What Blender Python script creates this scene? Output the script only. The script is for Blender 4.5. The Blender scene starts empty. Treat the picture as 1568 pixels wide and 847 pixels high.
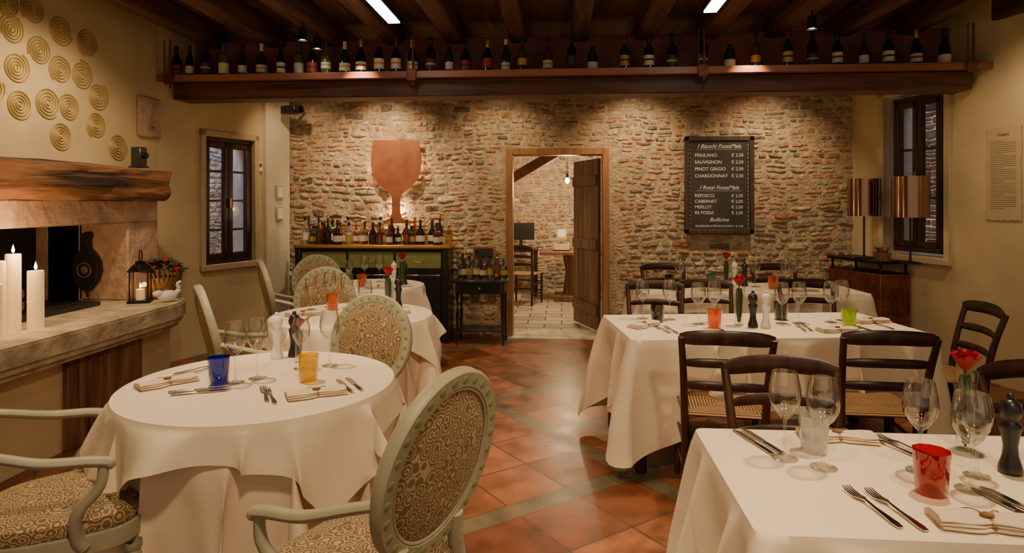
import bpy, bmesh, math, random
from mathutils import Vector, Matrix, noise
R = random.Random(11)
pi = math.pi
SC = bpy.context.scene

# ------------------------------------------------------------------ materials
def newmat(name):
    m = bpy.data.materials.new(name); m.use_nodes = True
    nt = m.node_tree; b = nt.nodes['Principled BSDF']
    return m, nt, b
def N(nt, t, **kw):
    n = nt.nodes.new(t)
    for k, v in kw.items(): setattr(n, k, v)
    return n
def rgba(c): return (c[0], c[1], c[2], 1)
def mat(name, col, rough=.5, metal=0, var=.0, vscale=8, bump=0, bscale=60, stretch=(1, 1, 1), emit=None, estr=0, coat=0, sheen=0, bdist=.01):
    m, nt, b = newmat(name)
    b.inputs['Base Color'].default_value = rgba(col)
    b.inputs['Roughness'].default_value = rough
    b.inputs['Metallic'].default_value = metal
    b.inputs['Coat Weight'].default_value = coat
    b.inputs['Sheen Weight'].default_value = sheen
    tc = N(nt, 'ShaderNodeTexCoord'); mp = N(nt, 'ShaderNodeMapping')
    mp.inputs['Scale'].default_value = stretch
    nt.links.new(tc.outputs['Object'], mp.inputs[0])
    if var > 0:
        n = N(nt, 'ShaderNodeTexNoise'); n.inputs['Scale'].default_value = vscale; n.inputs['Detail'].default_value = 5
        nt.links.new(mp.outputs[0], n.inputs['Vector'])
        r = N(nt, 'ShaderNodeValToRGB')
        r.color_ramp.elements[0].position = .3; r.color_ramp.elements[1].position = .7
        r.color_ramp.elements[0].color = rgba([max(0, x*(1-var)) for x in col])
        r.color_ramp.elements[1].color = rgba([min(1, x*(1+var)) for x in col])
        nt.links.new(n.outputs[0], r.inputs[0]); nt.links.new(r.outputs[0], b.inputs['Base Color'])
    if bump > 0:
        n2 = N(nt, 'ShaderNodeTexNoise'); n2.inputs['Scale'].default_value = bscale; n2.inputs['Detail'].default_value = 4
        nt.links.new(mp.outputs[0], n2.inputs['Vector'])
        bp = N(nt, 'ShaderNodeBump'); bp.inputs['Strength'].default_value = bump; bp.inputs['Distance'].default_value = bdist
        nt.links.new(n2.outputs[0], bp.inputs['Height']); nt.links.new(bp.outputs[0], b.inputs['Normal'])
    if emit:
        b.inputs['Emission Color'].default_value = rgba(emit); b.inputs['Emission Strength'].default_value = estr
    return m
def wood(name, c1, c2, rough=.5, axis=0, sc=6, bump=.25, bdist=.01, lo=.33, hi=.68):
    m, nt, b = newmat(name)
    tc = N(nt, 'ShaderNodeTexCoord'); mp = N(nt, 'ShaderNodeMapping')
    s = [sc*2.2]*3; s[axis] = sc*.18
    mp.inputs['Scale'].default_value = s
    nt.links.new(tc.outputs['Object'], mp.inputs[0])
    n = N(nt, 'ShaderNodeTexNoise'); n.inputs['Scale'].default_value = 1.6; n.inputs['Detail'].default_value = 8; n.inputs['Distortion'].default_value = .6
    nt.links.new(mp.outputs[0], n.inputs['Vector'])
    r = N(nt, 'ShaderNodeValToRGB')
    r.color_ramp.elements[0].position = lo; r.color_ramp.elements[1].position = hi
    r.color_ramp.elements[0].color = rgba(c1); r.color_ramp.elements[1].color = rgba(c2)
    nt.links.new(n.outputs[0], r.inputs[0]); nt.links.new(r.outputs[0], b.inputs['Base Color'])
    b.inputs['Roughness'].default_value = rough
    bp = N(nt, 'ShaderNodeBump'); bp.inputs['Strength'].default_value = bump; bp.inputs['Distance'].default_value = bdist
    nt.links.new(n.outputs[0], bp.inputs['Height']); nt.links.new(bp.outputs[0], b.inputs['Normal'])
    return m
def thin_glass(name, tint, gloss=.05, diff=0.0, dcol=(1, 1, 1), edge=.42):
    """thin-walled glass: tinted transmission that darkens at grazing angles plus reflections"""
    m = bpy.data.materials.new(name); m.use_nodes = True; nt = m.node_tree; nt.nodes.clear()
    out = N(nt, 'ShaderNodeOutputMaterial'); tr = N(nt, 'ShaderNodeBsdfTransparent'); gl = N(nt, 'ShaderNodeBsdfGlossy')
    gl.inputs['Roughness'].default_value = .04; gl.inputs[0].default_value = (1, 1, 1, 1)
    fr = N(nt, 'ShaderNodeLayerWeight'); fr.inputs[0].default_value = .5
    p2 = N(nt, 'ShaderNodeMath', operation='POWER'); p2.inputs[1].default_value = 3.0; nt.links.new(fr.outputs['Facing'], p2.inputs[0])
    tm = N(nt, 'ShaderNodeMix', data_type='RGBA'); nt.links.new(p2.outputs[0], tm.inputs[0])
    tm.inputs[6].default_value = rgba(tint); tm.inputs[7].default_value = rgba([x*edge for x in tint]); nt.links.new(tm.outputs[2], tr.inputs[0])
    pw = N(nt, 'ShaderNodeMath', operation='POWER'); pw.inputs[1].default_value = 2.6; nt.links.new(fr.outputs['Facing'], pw.inputs[0])
    ad = N(nt, 'ShaderNodeMath', operation='MULTIPLY_ADD'); ad.inputs[1].default_value = .75; ad.inputs[2].default_value = gloss; ad.use_clamp = True
    nt.links.new(pw.outputs[0], ad.inputs[0])
    mx = N(nt, 'ShaderNodeMixShader'); nt.links.new(ad.outputs[0], mx.inputs[0])
    src = tr
    if diff > 0:
        tl = N(nt, 'ShaderNodeBsdfTranslucent'); tl.inputs[0].default_value = rgba(dcol)
        df = N(nt, 'ShaderNodeBsdfDiffuse'); df.inputs[0].default_value = rgba(dcol)
        m1 = N(nt, 'ShaderNodeMixShader'); m1.inputs[0].default_value = .5
        nt.links.new(tl.outputs[0], m1.inputs[1]); nt.links.new(df.outputs[0], m1.inputs[2])
        m2 = N(nt, 'ShaderNodeMixShader'); m2.inputs[0].default_value = diff
        nt.links.new(tr.outputs[0], m2.inputs[1]); nt.links.new(m1.outputs[0], m2.inputs[2]); src = m2
    nt.links.new(src.outputs[0], mx.inputs[1]); nt.links.new(gl.outputs[0], mx.inputs[2]); nt.links.new(mx.outputs[0], out.inputs[0])
    return m

M_plaster = mat('plaster_cream', (.66, .54, .31), .9, var=.12, vscale=2.2, bump=.3, bscale=9)
M_plaster_w = mat('plaster_white', (.68, .61, .47), .9, var=.06, vscale=3, bump=.2, bscale=12)
M_mortar = mat('mortar', (.50, .385, .255), .95, var=.30, vscale=12, bump=1, bscale=38, bdist=.02)
M_cream = mat('cream_trim', (.56, .46, .28), .7, var=.08)
M_relief = mat('gold_relief', (.50, .36, .13), .5, metal=.25, var=.15)
M_ceil = wood('ceiling_wood', (.055, .027, .017), (.165, .080, .047), .6, 1, 5, .4)
M_shelfbeam = wood('beam_wood', (.045, .019, .012), (.14, .058, .036), .5, 0, 5, .4)
M_shelf = wood('shelf_copper_wood', (.24, .09, .055), (.38, .155, .09), .4, 0, 3, .1)
M_backred = mat('board_red', (.23, .075, .055), .6, var=.3, vscale=3)
M_mantle = wood('mantle_wood', (.022, .010, .006), (.36, .165, .070), .65, 1, 3.0, 1, .05, .36, .62)
M_oldwood = wood('old_planks', (.08, .032, .016), (.28, .13, .065), .6, 2, 4, .8)
M_doorwood = wood('door_wood', (.08, .038, .02), (.24, .12, .055), .5, 2, 4, .4)
M_frame = wood('door_frame_wood', (.25, .11, .04), (.40, .19, .075), .5, 2, 4, .2)
M_dark = wood('dark_chair_wood', (.020, .007, .005), (.058, .022, .015), .32, 2, 6, .1)
M_winwood = wood('window_wood', (.025, .011, .008), (.07, .032, .022), .4, 2, 6, .15)
M_black = mat('black_lacquer', (.012, .012, .013), .35, coat=.3)
M_blackm = mat('black_metal', (.02, .018, .018), .45, metal=.6)
M_green = mat('green_drawer', (.22, .25, .08), .45, var=.1)
M_gold = mat('gold_trim', (.55, .33, .10), .35, metal=.8)
M_copper = mat('copper', (.42, .155, .08), .42, metal=.45, var=.22, vscale=6)
M_lampc = mat('lamp_copper', (.36, .22, .17), .15, metal=1)
M_rust = mat('rust_metal', (.17, .048, .027), .5, metal=.25, var=.4, vscale=10)
M_cloth = mat('tablecloth_linen', (.82, .69, .53), .85, bump=.2, bscale=9, bdist=.02)
M_napkin = mat('napkin_linen', (.72, .58, .43), .9, bump=.1, bscale=300)
M_frameg = mat('painted_grey_green', (.34, .315, .225), .5, var=.08, vscale=20)
M_dot = mat('green_dot', (.21, .255, .11), .5)
M_white = mat('white_ceramic', (.85, .82, .76), .25)
M_wax = mat('candle_wax', (.85, .70, .48), .4, emit=(1, .55, .2), estr=.35)
M_flame = mat('flame', (1, .6, .2), .5, emit=(1, .62, .22), estr=40)
M_bulb = mat('bulb_glow', (1, .8, .5), .5, emit=(1, .72, .38), estr=45)
M_led = mat('led_panel', (1, .9, .7), .5, emit=(1, .86, .66), estr=22)
M_spotg = mat('spot_glow', (1, .9, .8), .5, emit=(1, .92, .8), estr=60)
M_red = mat('rose_red', (.36, .005, .016), .6, var=.3, vscale=40)
M_leaf = mat('leaf_green', (.03, .09, .02), .5, var=.3, vscale=30)
M_steel = mat('cutlery_steel', (.62, .58, .53), .16, metal=1)
M_twine = mat('twine', (.30, .18, .09), .9)
M_chalkb = mat('chalkboard_slate', (.042, .037, .034), .75, var=.25, vscale=5)
M_chalk = mat('chalk', (.80, .77, .72), .9)
M_bframe = wood('board_frame', (.03, .018, .012), (.09, .05, .035), .5, 2, 10)
M_paper = mat('parchment', (.60, .48, .28), .9, var=.06)
M_ink = mat('ink', (.16, .12, .08), .9)
M_label = mat('label_paper', (.66, .62, .52), .7)
M_labelb = mat('label_dark', (.05, .04, .04), .6)
M_labelg = mat('label_gold', (.5, .32, .08), .5)
M_labelr = mat('label_red', (.30, .03, .02), .5)
M_firestone = mat('fire_stone', (.54, .37, .27), .85, var=.28, vscale=6, bump=.9, bscale=18, bdist=.018)
M_slab = mat('hearth_stone', (.52, .43, .31), .75, var=.36, vscale=7, bump=1, bscale=15, bdist=.02)
M_soot = mat('soot', (.018, .014, .012), .9)
M_iron = mat('cast_iron', (.025, .024, .026), .45)
M_log = wood('log_wood', (.12, .06, .03), (.35, .2, .1), .8, 1, 6, .8)
M_wicker = mat('wicker', (.25, .13, .06), .8, var=.5, vscale=60, bump=1, bscale=90)
M_glass = thin_glass('clear_glass', (.95, .95, .94), .06)
M_pane = thin_glass('window_pane', (.9, .93, 1), .04)
M_tbblue = thin_glass('glass_blue', (.06, .12, .80), .06, .22, (.03, .07, .6))
M_tbyel = thin_glass('glass_yellow', (.98, .82, .02), .06, .28, (.9, .68, .01))
M_tborg = thin_glass('glass_orange', (.98, .45, .02), .06, .28, (.85, .33, .01))
M_tbred = thin_glass('glass_red', (.80, .02, .03), .06, .22, (.5, .005, .012))
M_tbblk = thin_glass('glass_smoke', (.12, .10, .10), .06, .15, (.02, .02, .02))
M_tbteal = thin_glass('glass_teal', (.08, .65, .50), .06, .28, (.03, .4, .3))
M_tblime = thin_glass('glass_lime', (.75, .92, .03), .06, .28, (.68, .78, .02))
M_tbwht = thin_glass('glass_frost', (.9, .9, .9), .06, .35, (.75, .75, .75))
BOT = [mat('bottle_black', (.010, .009, .009), .12), mat('bottle_green', (.015, .030, .010), .12), mat('bottle_amber', (.08, .03, .008), .12), mat('bottle_olive', (.10, .11, .03), .15)]
CAPS = [mat('cap_black', (.012, .012, .012), .35), mat('cap_red', (.16, .012, .012), .4), mat('cap_gold', (.5, .33, .09), .35, metal=.6), mat('cap_white', (.6, .58, .5), .5), mat('cap_blue', (.02, .06, .14), .4)]
LIQ = [thin_glass('spirit_clear', (.88, .90, .86), .08, .08, (.7, .7, .65)), thin_glass('spirit_amber', (.75, .32, .06), .06, .2, (.30, .10, .015)), mat('spirit_green', (.025, .05, .02), .1), mat('spirit_dark', (.02, .012, .01), .1), thin_glass('spirit_pale', (.9, .75, .45), .06, .12, (.5, .36, .15)), mat('spirit_brown', (.07, .025, .01), .12)]

def swirl(name, base, dark, scale=16, freq=44):
    m, nt, b = newmat(name)
    tc = N(nt, 'ShaderNodeTexCoord')
    ns = N(nt, 'ShaderNodeTexNoise'); ns.inputs['Scale'].default_value = 40
    vo = N(nt, 'ShaderNodeTexVoronoi'); vo.inputs['Scale'].default_value = scale; vo.inputs['Randomness'].default_value = .75
    nt.links.new(tc.outputs['Object'], vo.inputs['Vector'])
    nt.links.new(tc.outputs['Object'], ns.inputs['Vector'])
    mu = N(nt, 'ShaderNodeMath', operation='MULTIPLY_ADD'); mu.inputs[1].default_value = freq
    nt.links.new(vo.outputs['Distance'], mu.inputs[0]); nt.links.new(ns.outputs[0], mu.inputs[2])
    si = N(nt, 'ShaderNodeMath', operation='SINE'); nt.links.new(mu.outputs[0], si.inputs[0])
    r = N(nt, 'ShaderNodeValToRGB'); r.color_ramp.elements[0].position = .0; r.color_ramp.elements[1].position = .45
    r.color_ramp.elements[0].color = rgba(dark); r.color_ramp.elements[1].color = rgba(base)
    nt.links.new(si.outputs[0], r.inputs[0]); nt.links.new(r.outputs[0], b.inputs['Base Color'])
    b.inputs['Roughness'].default_value = .75; b.inputs['Sheen Weight'].default_value = .1
    return m
M_fab = swirl('swirl_fabric', (.45, .315, .145), (.15, .095, .048), 27, 27)

def rushmat():
    m, nt, b = newmat('rush_weave')
    tc = N(nt, 'ShaderNodeTexCoord'); sp = N(nt, 'ShaderNodeSeparateXYZ'); nt.links.new(tc.outputs['Object'], sp.inputs[0])
    ax = N(nt, 'ShaderNodeMath', operation='ABSOLUTE'); ay = N(nt, 'ShaderNodeMath', operation='ABSOLUTE')
    nt.links.new(sp.outputs[0], ax.inputs[0]); nt.links.new(sp.outputs[1], ay.inputs[0])
    mx = N(nt, 'ShaderNodeMath', operation='MAXIMUM'); nt.links.new(ax.outputs[0], mx.inputs[0]); nt.links.new(ay.outputs[0], mx.inputs[1])
    mu = N(nt, 'ShaderNodeMath', operation='MULTIPLY'); mu.inputs[1].default_value = 420; nt.links.new(mx.outputs[0], mu.inputs[0])
    si = N(nt, 'ShaderNodeMath', operation='SINE'); nt.links.new(mu.outputs[0], si.inputs[0])
    r = N(nt, 'ShaderNodeValToRGB'); r.color_ramp.elements[0].color = (.12, .05, .015, 1); r.color_ramp.elements[1].color = (.54, .29, .10, 1)
    r.color_ramp.elements[0].position = .0; r.color_ramp.elements[1].position = .7
    nt.links.new(si.outputs[0], r.inputs[0]); nt.links.new(r.outputs[0], b.inputs['Base Color']); b.inputs['Roughness'].default_value = .7
    bp = N(nt, 'ShaderNodeBump'); bp.inputs['Strength'].default_value = .6; bp.inputs['Distance'].default_value = .004
    nt.links.new(si.outputs[0], bp.inputs['Height']); nt.links.new(bp.outputs[0], b.inputs['Normal'])
    return m
M_rush = rushmat()

def stonemat():
    m, nt, b = newmat('rubble_stone')
    at = N(nt, 'ShaderNodeVertexColor'); at.layer_name = 'Col'
    tc = N(nt, 'ShaderNodeTexCoord')
    n = N(nt, 'ShaderNodeTexNoise'); n.inputs['Scale'].default_value = 22; n.inputs['Detail'].default_value = 6
    nt.links.new(tc.outputs['Object'], n.inputs['Vector'])
    r = N(nt, 'ShaderNodeValToRGB'); r.color_ramp.elements[0].position = .3; r.color_ramp.elements[1].position = .7
    r.color_ramp.elements[0].color = (.58, .55, .51, 1); r.color_ramp.elements[1].color = (1.25, 1.18, 1.1, 1)
    nt.links.new(n.outputs[0], r.inputs[0])
    mx = N(nt, 'ShaderNodeMix', data_type='RGBA', blend_type='MULTIPLY'); mx.inputs[0].default_value = 1
    nt.links.new(at.outputs[0], mx.inputs[6]); nt.links.new(r.outputs[0], mx.inputs[7]); nt.links.new(mx.outputs[2], b.inputs['Base Color'])
    n2 = N(nt, 'ShaderNodeTexNoise'); n2.inputs['Scale'].default_value = 34; n2.inputs['Detail'].default_value = 6
    nt.links.new(tc.outputs['Object'], n2.inputs['Vector'])
    bp = N(nt, 'ShaderNodeBump'); bp.inputs['Strength'].default_value = 1; bp.inputs['Distance'].default_value = .024
    nt.links.new(n2.outputs[0], bp.inputs['Height']); nt.links.new(bp.outputs[0], b.inputs['Normal'])
    b.inputs['Roughness'].default_value = .85
    return m
M_stone = stonemat()

def floormat():
    m, nt, b = newmat('terracotta_floor')
    L = nt.links.new
    tc = N(nt, 'ShaderNodeTexCoord'); mp = N(nt, 'ShaderNodeMapping')
    mp.inputs['Rotation'].default_value = (0, 0, math.radians(-38))
    L(tc.outputs['Object'], mp.inputs[0])
    sp = N(nt, 'ShaderNodeSeparateXYZ'); L(mp.outputs[0], sp.inputs[0])
    def math_(op, a, bb=None, c=None):
        n = N(nt, 'ShaderNodeMath', operation=op)
        for i, x in enumerate((a, bb, c)):
            if x is None: continue
            if isinstance(x, (int, float)): n.inputs[i].default_value = x
            else: L(x, n.inputs[i])
        return n.outputs[0]
    P = 1.60; W = .12
    OF = (-2.53+.06+16, -2.59+.06+16)
    res = [math_('FLOORED_MODULO', math_('ADD', sp.outputs[k], OF[k]), P) for k in (0, 1)]
    strip = math_('MAXIMUM', math_('LESS_THAN', res[0], W), math_('LESS_THAN', res[1], W))
    T = (P-W)/4
    tl = [math_('DIVIDE', math_('SUBTRACT', r_, W), T) for r_ in res]
    fr = [math_('FRACT', t) for t in tl]
    edge = [math_('MINIMUM', f, math_('SUBTRACT', 1.0, f)) for f in fr]
    e = math_('MINIMUM', edge[0], edge[1])
    grout = math_('LESS_THAN', e, .017)
    cmb = N(nt, 'ShaderNodeCombineXYZ')
    for k in (0, 1):
        L(math_('ADD', math_('FLOOR', tl[k]), math_('MULTIPLY', math_('FLOOR', math_('DIVIDE', math_('ADD', sp.outputs[k], OF[k]), P)), 7.0)), cmb.inputs[k])
    wn = N(nt, 'ShaderNodeTexWhiteNoise', noise_dimensions='2D'); L(cmb.outputs[0], wn.inputs['Vector'])
    r = N(nt, 'ShaderNodeValToRGB')
    r.color_ramp.elements[0].color = (.16, .052, .024, 1); r.color_ramp.elements[1].color = (.33, .122, .056, 1)
    L(wn.outputs['Value'], r.inputs[0])
    ns = N(nt, 'ShaderNodeTexNoise'); ns.inputs['Scale'].default_value = 6; ns.inputs['Detail'].default_value = 7; L(tc.outputs['Object'], ns.inputs['Vector'])
    r2 = N(nt, 'ShaderNodeValToRGB'); r2.color_ramp.elements[0].color = (.55, .55, .55, 1); r2.color_ramp.elements[1].color = (1.25, 1.15, 1.05, 1)
    r2.color_ramp.elements[0].position = .3; r2.color_ramp.elements[1].position = .7
    L(ns.outputs[0], r2.inputs[0])
    mx = N(nt, 'ShaderNodeMix', data_type='RGBA', blend_type='MULTIPLY'); mx.inputs[0].default_value = 1
    L(r.outputs[0], mx.inputs[6]); L(r2.outputs[0], mx.inputs[7])
    mg = N(nt, 'ShaderNodeMix', data_type='RGBA'); L(grout, mg.inputs[0]); L(mx.outputs[2], mg.inputs[6]); mg.inputs[7].default_value = (.085, .052, .032, 1)
    ms = N(nt, 'ShaderNodeMix', data_type='RGBA'); L(strip, ms.inputs[0]); L(mg.outputs[2], ms.inputs[6])
    sc = N(nt, 'ShaderNodeMix', data_type='RGBA', blend_type='MULTIPLY'); sc.inputs[0].default_value = 1; sc.inputs[6].default_value = (.15, .12, .075, 1); L(r2.outputs[0], sc.inputs[7])
    L(sc.outputs[2], ms.inputs[7]); L(ms.outputs[2], b.inputs['Base Color'])
    bp = N(nt, 'ShaderNodeBump'); bp.inputs['Strength'].default_value = .6; bp.inputs['Distance'].default_value = .006
    hh = math_('SUBTRACT', math_('ADD', math_('MULTIPLY', ns.outputs[0], .9), math_('MULTIPLY', wn.outputs['Value'], .3)), grout)
    L(hh, bp.inputs['Height']); L(bp.outputs[0], b.inputs['Normal'])
    rr = math_('MULTIPLY_ADD', ns.outputs[0], .35, .17); L(rr, b.inputs['Roughness'])
    return m
M_floor = floormat()
def pavemat():
    m, nt, b = newmat('stone_paving'); L = nt.links.new
    tc = N(nt, 'ShaderNodeTexCoord')
    bt = N(nt, 'ShaderNodeTexBrick'); L(tc.outputs['Object'], bt.inputs['Vector'])
    bt.inputs['Scale'].default_value = 1; bt.inputs['Brick Width'].default_value = .42; bt.inputs['Row Height'].default_value = .24; bt.inputs['Mortar Size'].default_value = .010
    bt.inputs['Color1'].default_value = (.34, .27, .19, 1); bt.inputs['Color2'].default_value = (.52, .44, .33, 1); bt.inputs['Mortar'].default_value = (.12, .09, .06, 1)
    L(bt.outputs['Color'], b.inputs['Base Color']); b.inputs['Roughness'].default_value = .4
    ns = N(nt, 'ShaderNodeTexNoise'); ns.inputs['Scale'].default_value = 9; L(tc.outputs['Object'], ns.inputs['Vector'])
    bp = N(nt, 'ShaderNodeBump'); bp.inputs['Strength'].default_value = .5; bp.inputs['Distance'].default_value = .01; L(ns.outputs[0], bp.inputs['Height']); L(bp.outputs[0], b.inputs['Normal'])
    return m
M_pave = pavemat()

# ------------------------------------------------------------------ mesh builder
class MB:
    def __init__(s): s.v = []; s.f = []; s.m = []; s.mats = []
    def mi(s, m):
        if m not in s.mats: s.mats.append(m)
        return s.mats.index(m)
    def add(s, vs, fs, m, M=None):
        o = len(s.v); i = s.mi(m)
        if M is not None: vs = [M @ Vector(v) for v in vs]
        s.v += [tuple(v) for v in vs]; s.f += [tuple(o+k for k in f) for f in fs]; s.m += [i]*len(fs)
    def box(s, c, d, m, M=None, b=None):
        x, y, z = [k/2 for k in d]
        if b is None: b = min(.006, min(d)*.18)
        vs = []
        for sx in (-1, 1):
            for sy in (-1, 1):
                for sz in (-1, 1):
                    vs += [(c[0]+sx*(x-b), c[1]+sy*(y-b), c[2]+sz*z), (c[0]+sx*(x-b), c[1]+sy*y, c[2]+sz*(z-b)), (c[0]+sx*x, c[1]+sy*(y-b), c[2]+sz*(z-b))]
        def I(sx, sy, sz, k): return (((sx > 0)*2+(sy > 0))*2+(sz > 0))*3+k
        fs = []
        for sg in (-1, 1):
            fs.append([I(-1, -1, sg, 0), I(1, -1, sg, 0), I(1, 1, sg, 0), I(-1, 1, sg, 0)])
            fs.append([I(-1, sg, -1, 1), I(-1, sg, 1, 1), I(1, sg, 1, 1), I(1, sg, -1, 1)])
            fs.append([I(sg, -1, -1, 2), I(sg, 1, -1, 2), I(sg, 1, 1, 2), I(sg, -1, 1, 2)])
        for a in (-1, 1):
            for bb in (-1, 1):
                fs.append([I(-1, a, bb, 0), I(1, a, bb, 0), I(1, a, bb, 1), I(-1, a, bb, 1)])
                fs.append([I(a, -1, bb, 0), I(a, 1, bb, 0), I(a, 1, bb, 2), I(a, -1, bb, 2)])
                fs.append([I(a, bb, -1, 1), I(a, bb, 1, 1), I(a, bb, 1, 2), I(a, bb, -1, 2)])
                for cc in (-1, 1): fs.append([I(a, bb, cc, 0), I(a, bb, cc, 1), I(a, bb, cc, 2)])
        s.add(vs, fs, m, M)
    def lathe(s, prof, m, c=(0, 0, 0), seg=24, M=None, cap0=False, cap1=False):
        vs = []; fs = []; n = len(prof)
        for r, z in prof:
            for k in range(seg):
                a = 2*pi*k/seg; vs.append((c[0]+r*math.cos(a), c[1]+r*math.sin(a), c[2]+z))
        for i in range(n-1):
            for k in range(seg):
                k2 = (k+1) % seg; fs.append((i*seg+k, i*seg+k2, (i+1)*seg+k2, (i+1)*seg+k))
        if cap0: fs.append(tuple(range(seg))[::-1])
        if cap1: fs.append(tuple((n-1)*seg+k for k in range(seg)))
        s.add(vs, fs, m, M)
    def ell(s, c, r, m, M=None, nu=16, nv=10):
        vs = [(c[0], c[1], c[2]-r[2])]; fs = []
        for j in range(1, nv):
            t = pi*j/nv
            for k in range(nu):
                a = 2*pi*k/nu; vs.append((c[0]+r[0]*math.sin(t)*math.cos(a), c[1]+r[1]*math.sin(t)*math.sin(a), c[2]-r[2]*math.cos(t)))
        vs.append((c[0], c[1], c[2]+r[2]))
        for k in range(nu): fs.append((0, 1+(k+1) % nu, 1+k))
        for j in range(nv-2):
            for k in range(nu):
                k2 = (k+1) % nu; a = 1+j*nu; fs.append((a+k, a+k2, a+nu+k2, a+nu+k))
        a = 1+(nv-2)*nu
        for k in range(nu): fs.append((a+k, a+(k+1) % nu, len(vs)-1))
        s.add(vs, fs, m, M)
    def sweep(s, path, rad, m, seg=8, M=None, closed=False, rect=False, up=(0, 0, 1), caps=True):
        P = [Vector(p) for p in path]; n = len(P)
        if not isinstance(rad, (list,)): rad = [rad]*n
        vs = []; fs = []; up = Vector(up)
        if rect: sec = [(-1, -1), (1, -1), (1, 1), (-1, 1)]
        else: sec = [(math.cos(2*pi*k/seg), math.sin(2*pi*k/seg)) for k in range(seg)]
        q = len(sec)
        for i in range(n):
            if closed: t = P[(i+1) % n]-P[i-1]
            else: t = P[min(i+1, n-1)]-P[max(i-1, 0)]
            t.normalize(); u = up-t*up.dot(t)
            if u.length < 1e-3: u = Vector((1, 0, 0))-t*t.x
            if u.length < 1e-3: u = Vector((0, 1, 0))-t*t.y
            u.normalize(); w = t.cross(u)
            r = rad[i]; r = (r, r) if isinstance(r, (int, float)) else r
            for a, b in sec: vs.append(P[i]+w*a*r[0]+u*b*r[1])
        for i in range(n if closed else n-1):
            j = (i+1) % n
            for k in range(q):
                k2 = (k+1) % q; fs.append((i*q+k, i*q+k2, j*q+k2, j*q+k))
        if caps and not closed:
            fs.append(tuple(range(q))[::-1]); fs.append(tuple((n-1)*q+k for k in range(q)))
        s.add(vs, fs, m, M)
    def poly(s, pts, thick, m, M=None):
        n = len(pts); vs = [(x, 0, z) for x, z in pts]+[(x, -thick, z) for x, z in pts]
        fs = [tuple(range(n))[::-1], tuple(n+k for k in range(n))]
        for k in range(n): fs.append((k, (k+1) % n, n+(k+1) % n, n+k))
        s.add(vs, fs, m, M)
    def mesh(s, name, ang=40):
        me = bpy.data.meshes.new(name); me.from_pydata(s.v, [], s.f)
        for m in s.mats: me.materials.append(m)
        me.polygons.foreach_set('material_index', s.m)
        me.polygons.foreach_set('use_smooth', [True]*len(s.f))
        bm = bmesh.new(); bm.from_mesh(me); bmesh.ops.recalc_face_normals(bm, faces=bm.faces); bm.to_mesh(me); bm.free()
        me.set_sharp_from_angle(angle=math.radians(ang)); me.update()
        return me
    def obj(s, name, loc=(0, 0, 0), rz=0, ang=40, scale=1):
        return place(s.mesh(name, ang), name, loc, rz, scale)
def place(me, name, loc=(0, 0, 0), rz=0, scale=1):
    o = bpy.data.objects.new(name, me); o.location = loc; o.rotation_euler = (0, 0, rz)
    o.scale = (scale,)*3 if isinstance(scale, (int, float)) else scale
    SC.collection.objects.link(o); return o
def face(fx, fy): return math.atan2(-fx, fy)
def cr(pts, n=6):
    P = [Vector(p) for p in pts]; o = []
    for i in range(len(P)-1):
        a = P[max(i-1, 0)]; b = P[i]; c = P[i+1]; d = P[min(i+2, len(P)-1)]
        for k in range(n):
            t = k/n; o.append(.5*((2*b)+(c-a)*t+(2*a-5*b+4*c-d)*t*t+(3*b-a-3*c+d)*t**3))
    o.append(P[-1]); return o

# ------------------------------------------------------------------ room shell
def wall_quads(A, B, z0, z1, thick, m, holes=(), outward=None):
    A = Vector(A); B = Vector(B); L = (B-A).length; t = (B-A)/L; n = Vector((outward[0], outward[1])).normalized()
    ss = sorted({0, L}|{h[0] for h in holes}|{h[1] for h in holes}); zs = sorted({z0, z1}|{h[2] for h in holes}|{h[3] for h in holes})
    mb = MB()
    for i in range(len(ss)-1):
        for j in range(len(zs)-1):
            sm = (ss[i]+ss[i+1])/2; zm = (zs[j]+zs[j+1])/2
            if any(h[0] < sm < h[1] and h[2] < zm < h[3] for h in holes): continue
            p = [A+t*ss[i], A+t*ss[i+1], A+t*ss[i+1]+n*thick, A+t*ss[i]+n*thick]
            vs = [(q.x, q.y, z) for z in (zs[j], zs[j+1]) for q in p]
            mb.add(vs, [(0, 1, 2, 3), (7, 6, 5, 4), (0, 4, 5, 1), (1, 5, 6, 2), (2, 6, 7, 3), (3, 7, 4, 0)], m)
    return mb
CEIL = 3.2
mb = MB(); mb.box((.5, 2.9, -.06), (10.5, 8.8, .12), M_floor); mb.obj('floor')
mb = MB(); mb.box((.3, 9.25, -.055), (5, 3.9, .12), M_pave); mb.obj('floor_back_room')
wall_quads((-3.72, -1.5), (-3.72, 5.7), 0, CEIL, .25, M_plaster, [(4.1, 6.17, .75, 1.345)], (-1, 0)).obj('wall_left')
LA = Vector((-3.72, 5.65)); LB = Vector((-3.15, 7.2)); Lt = (LB-LA).normalized(); Ln = Vector((Lt.y, -Lt.x))
lw0, lw1 = .50, 1.12
wall_quads(LA, LB, 0, CEIL, .3, M_plaster, [(lw0, lw1, .88, 2.17)], -Ln).obj('wall_left_window')
RA = Vector((5.62, -1.5)); RB = Vector((3.13, 7.2)); Rt = (RB-RA).normalized(); Rn = Vector((-Rt.y, Rt.x))
Rl = (RB-RA).length
rw0, rw1 = Rl-1.13, Rl-.55
wall_quads(RA, RB, 0, CEIL, .35, M_plaster, [(rw0-.06, rw1+.06, 1.0, 2.56)], -Rn).obj('wall_right')
wall_quads((-3.5, 7.188), (3.5, 7.188), 0, CEIL, .3, M_mortar, [(2.88, 4.02, 0, 2.11)], (0, 1)).obj('wall_back_mortar')
mb = MB(); mb.box((.3, 3, CEIL+.05), (10.5, 9, .1), M_ceil, b=0)
mb.obj('ceiling')
mb = MB()
x = -3.35
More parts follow.
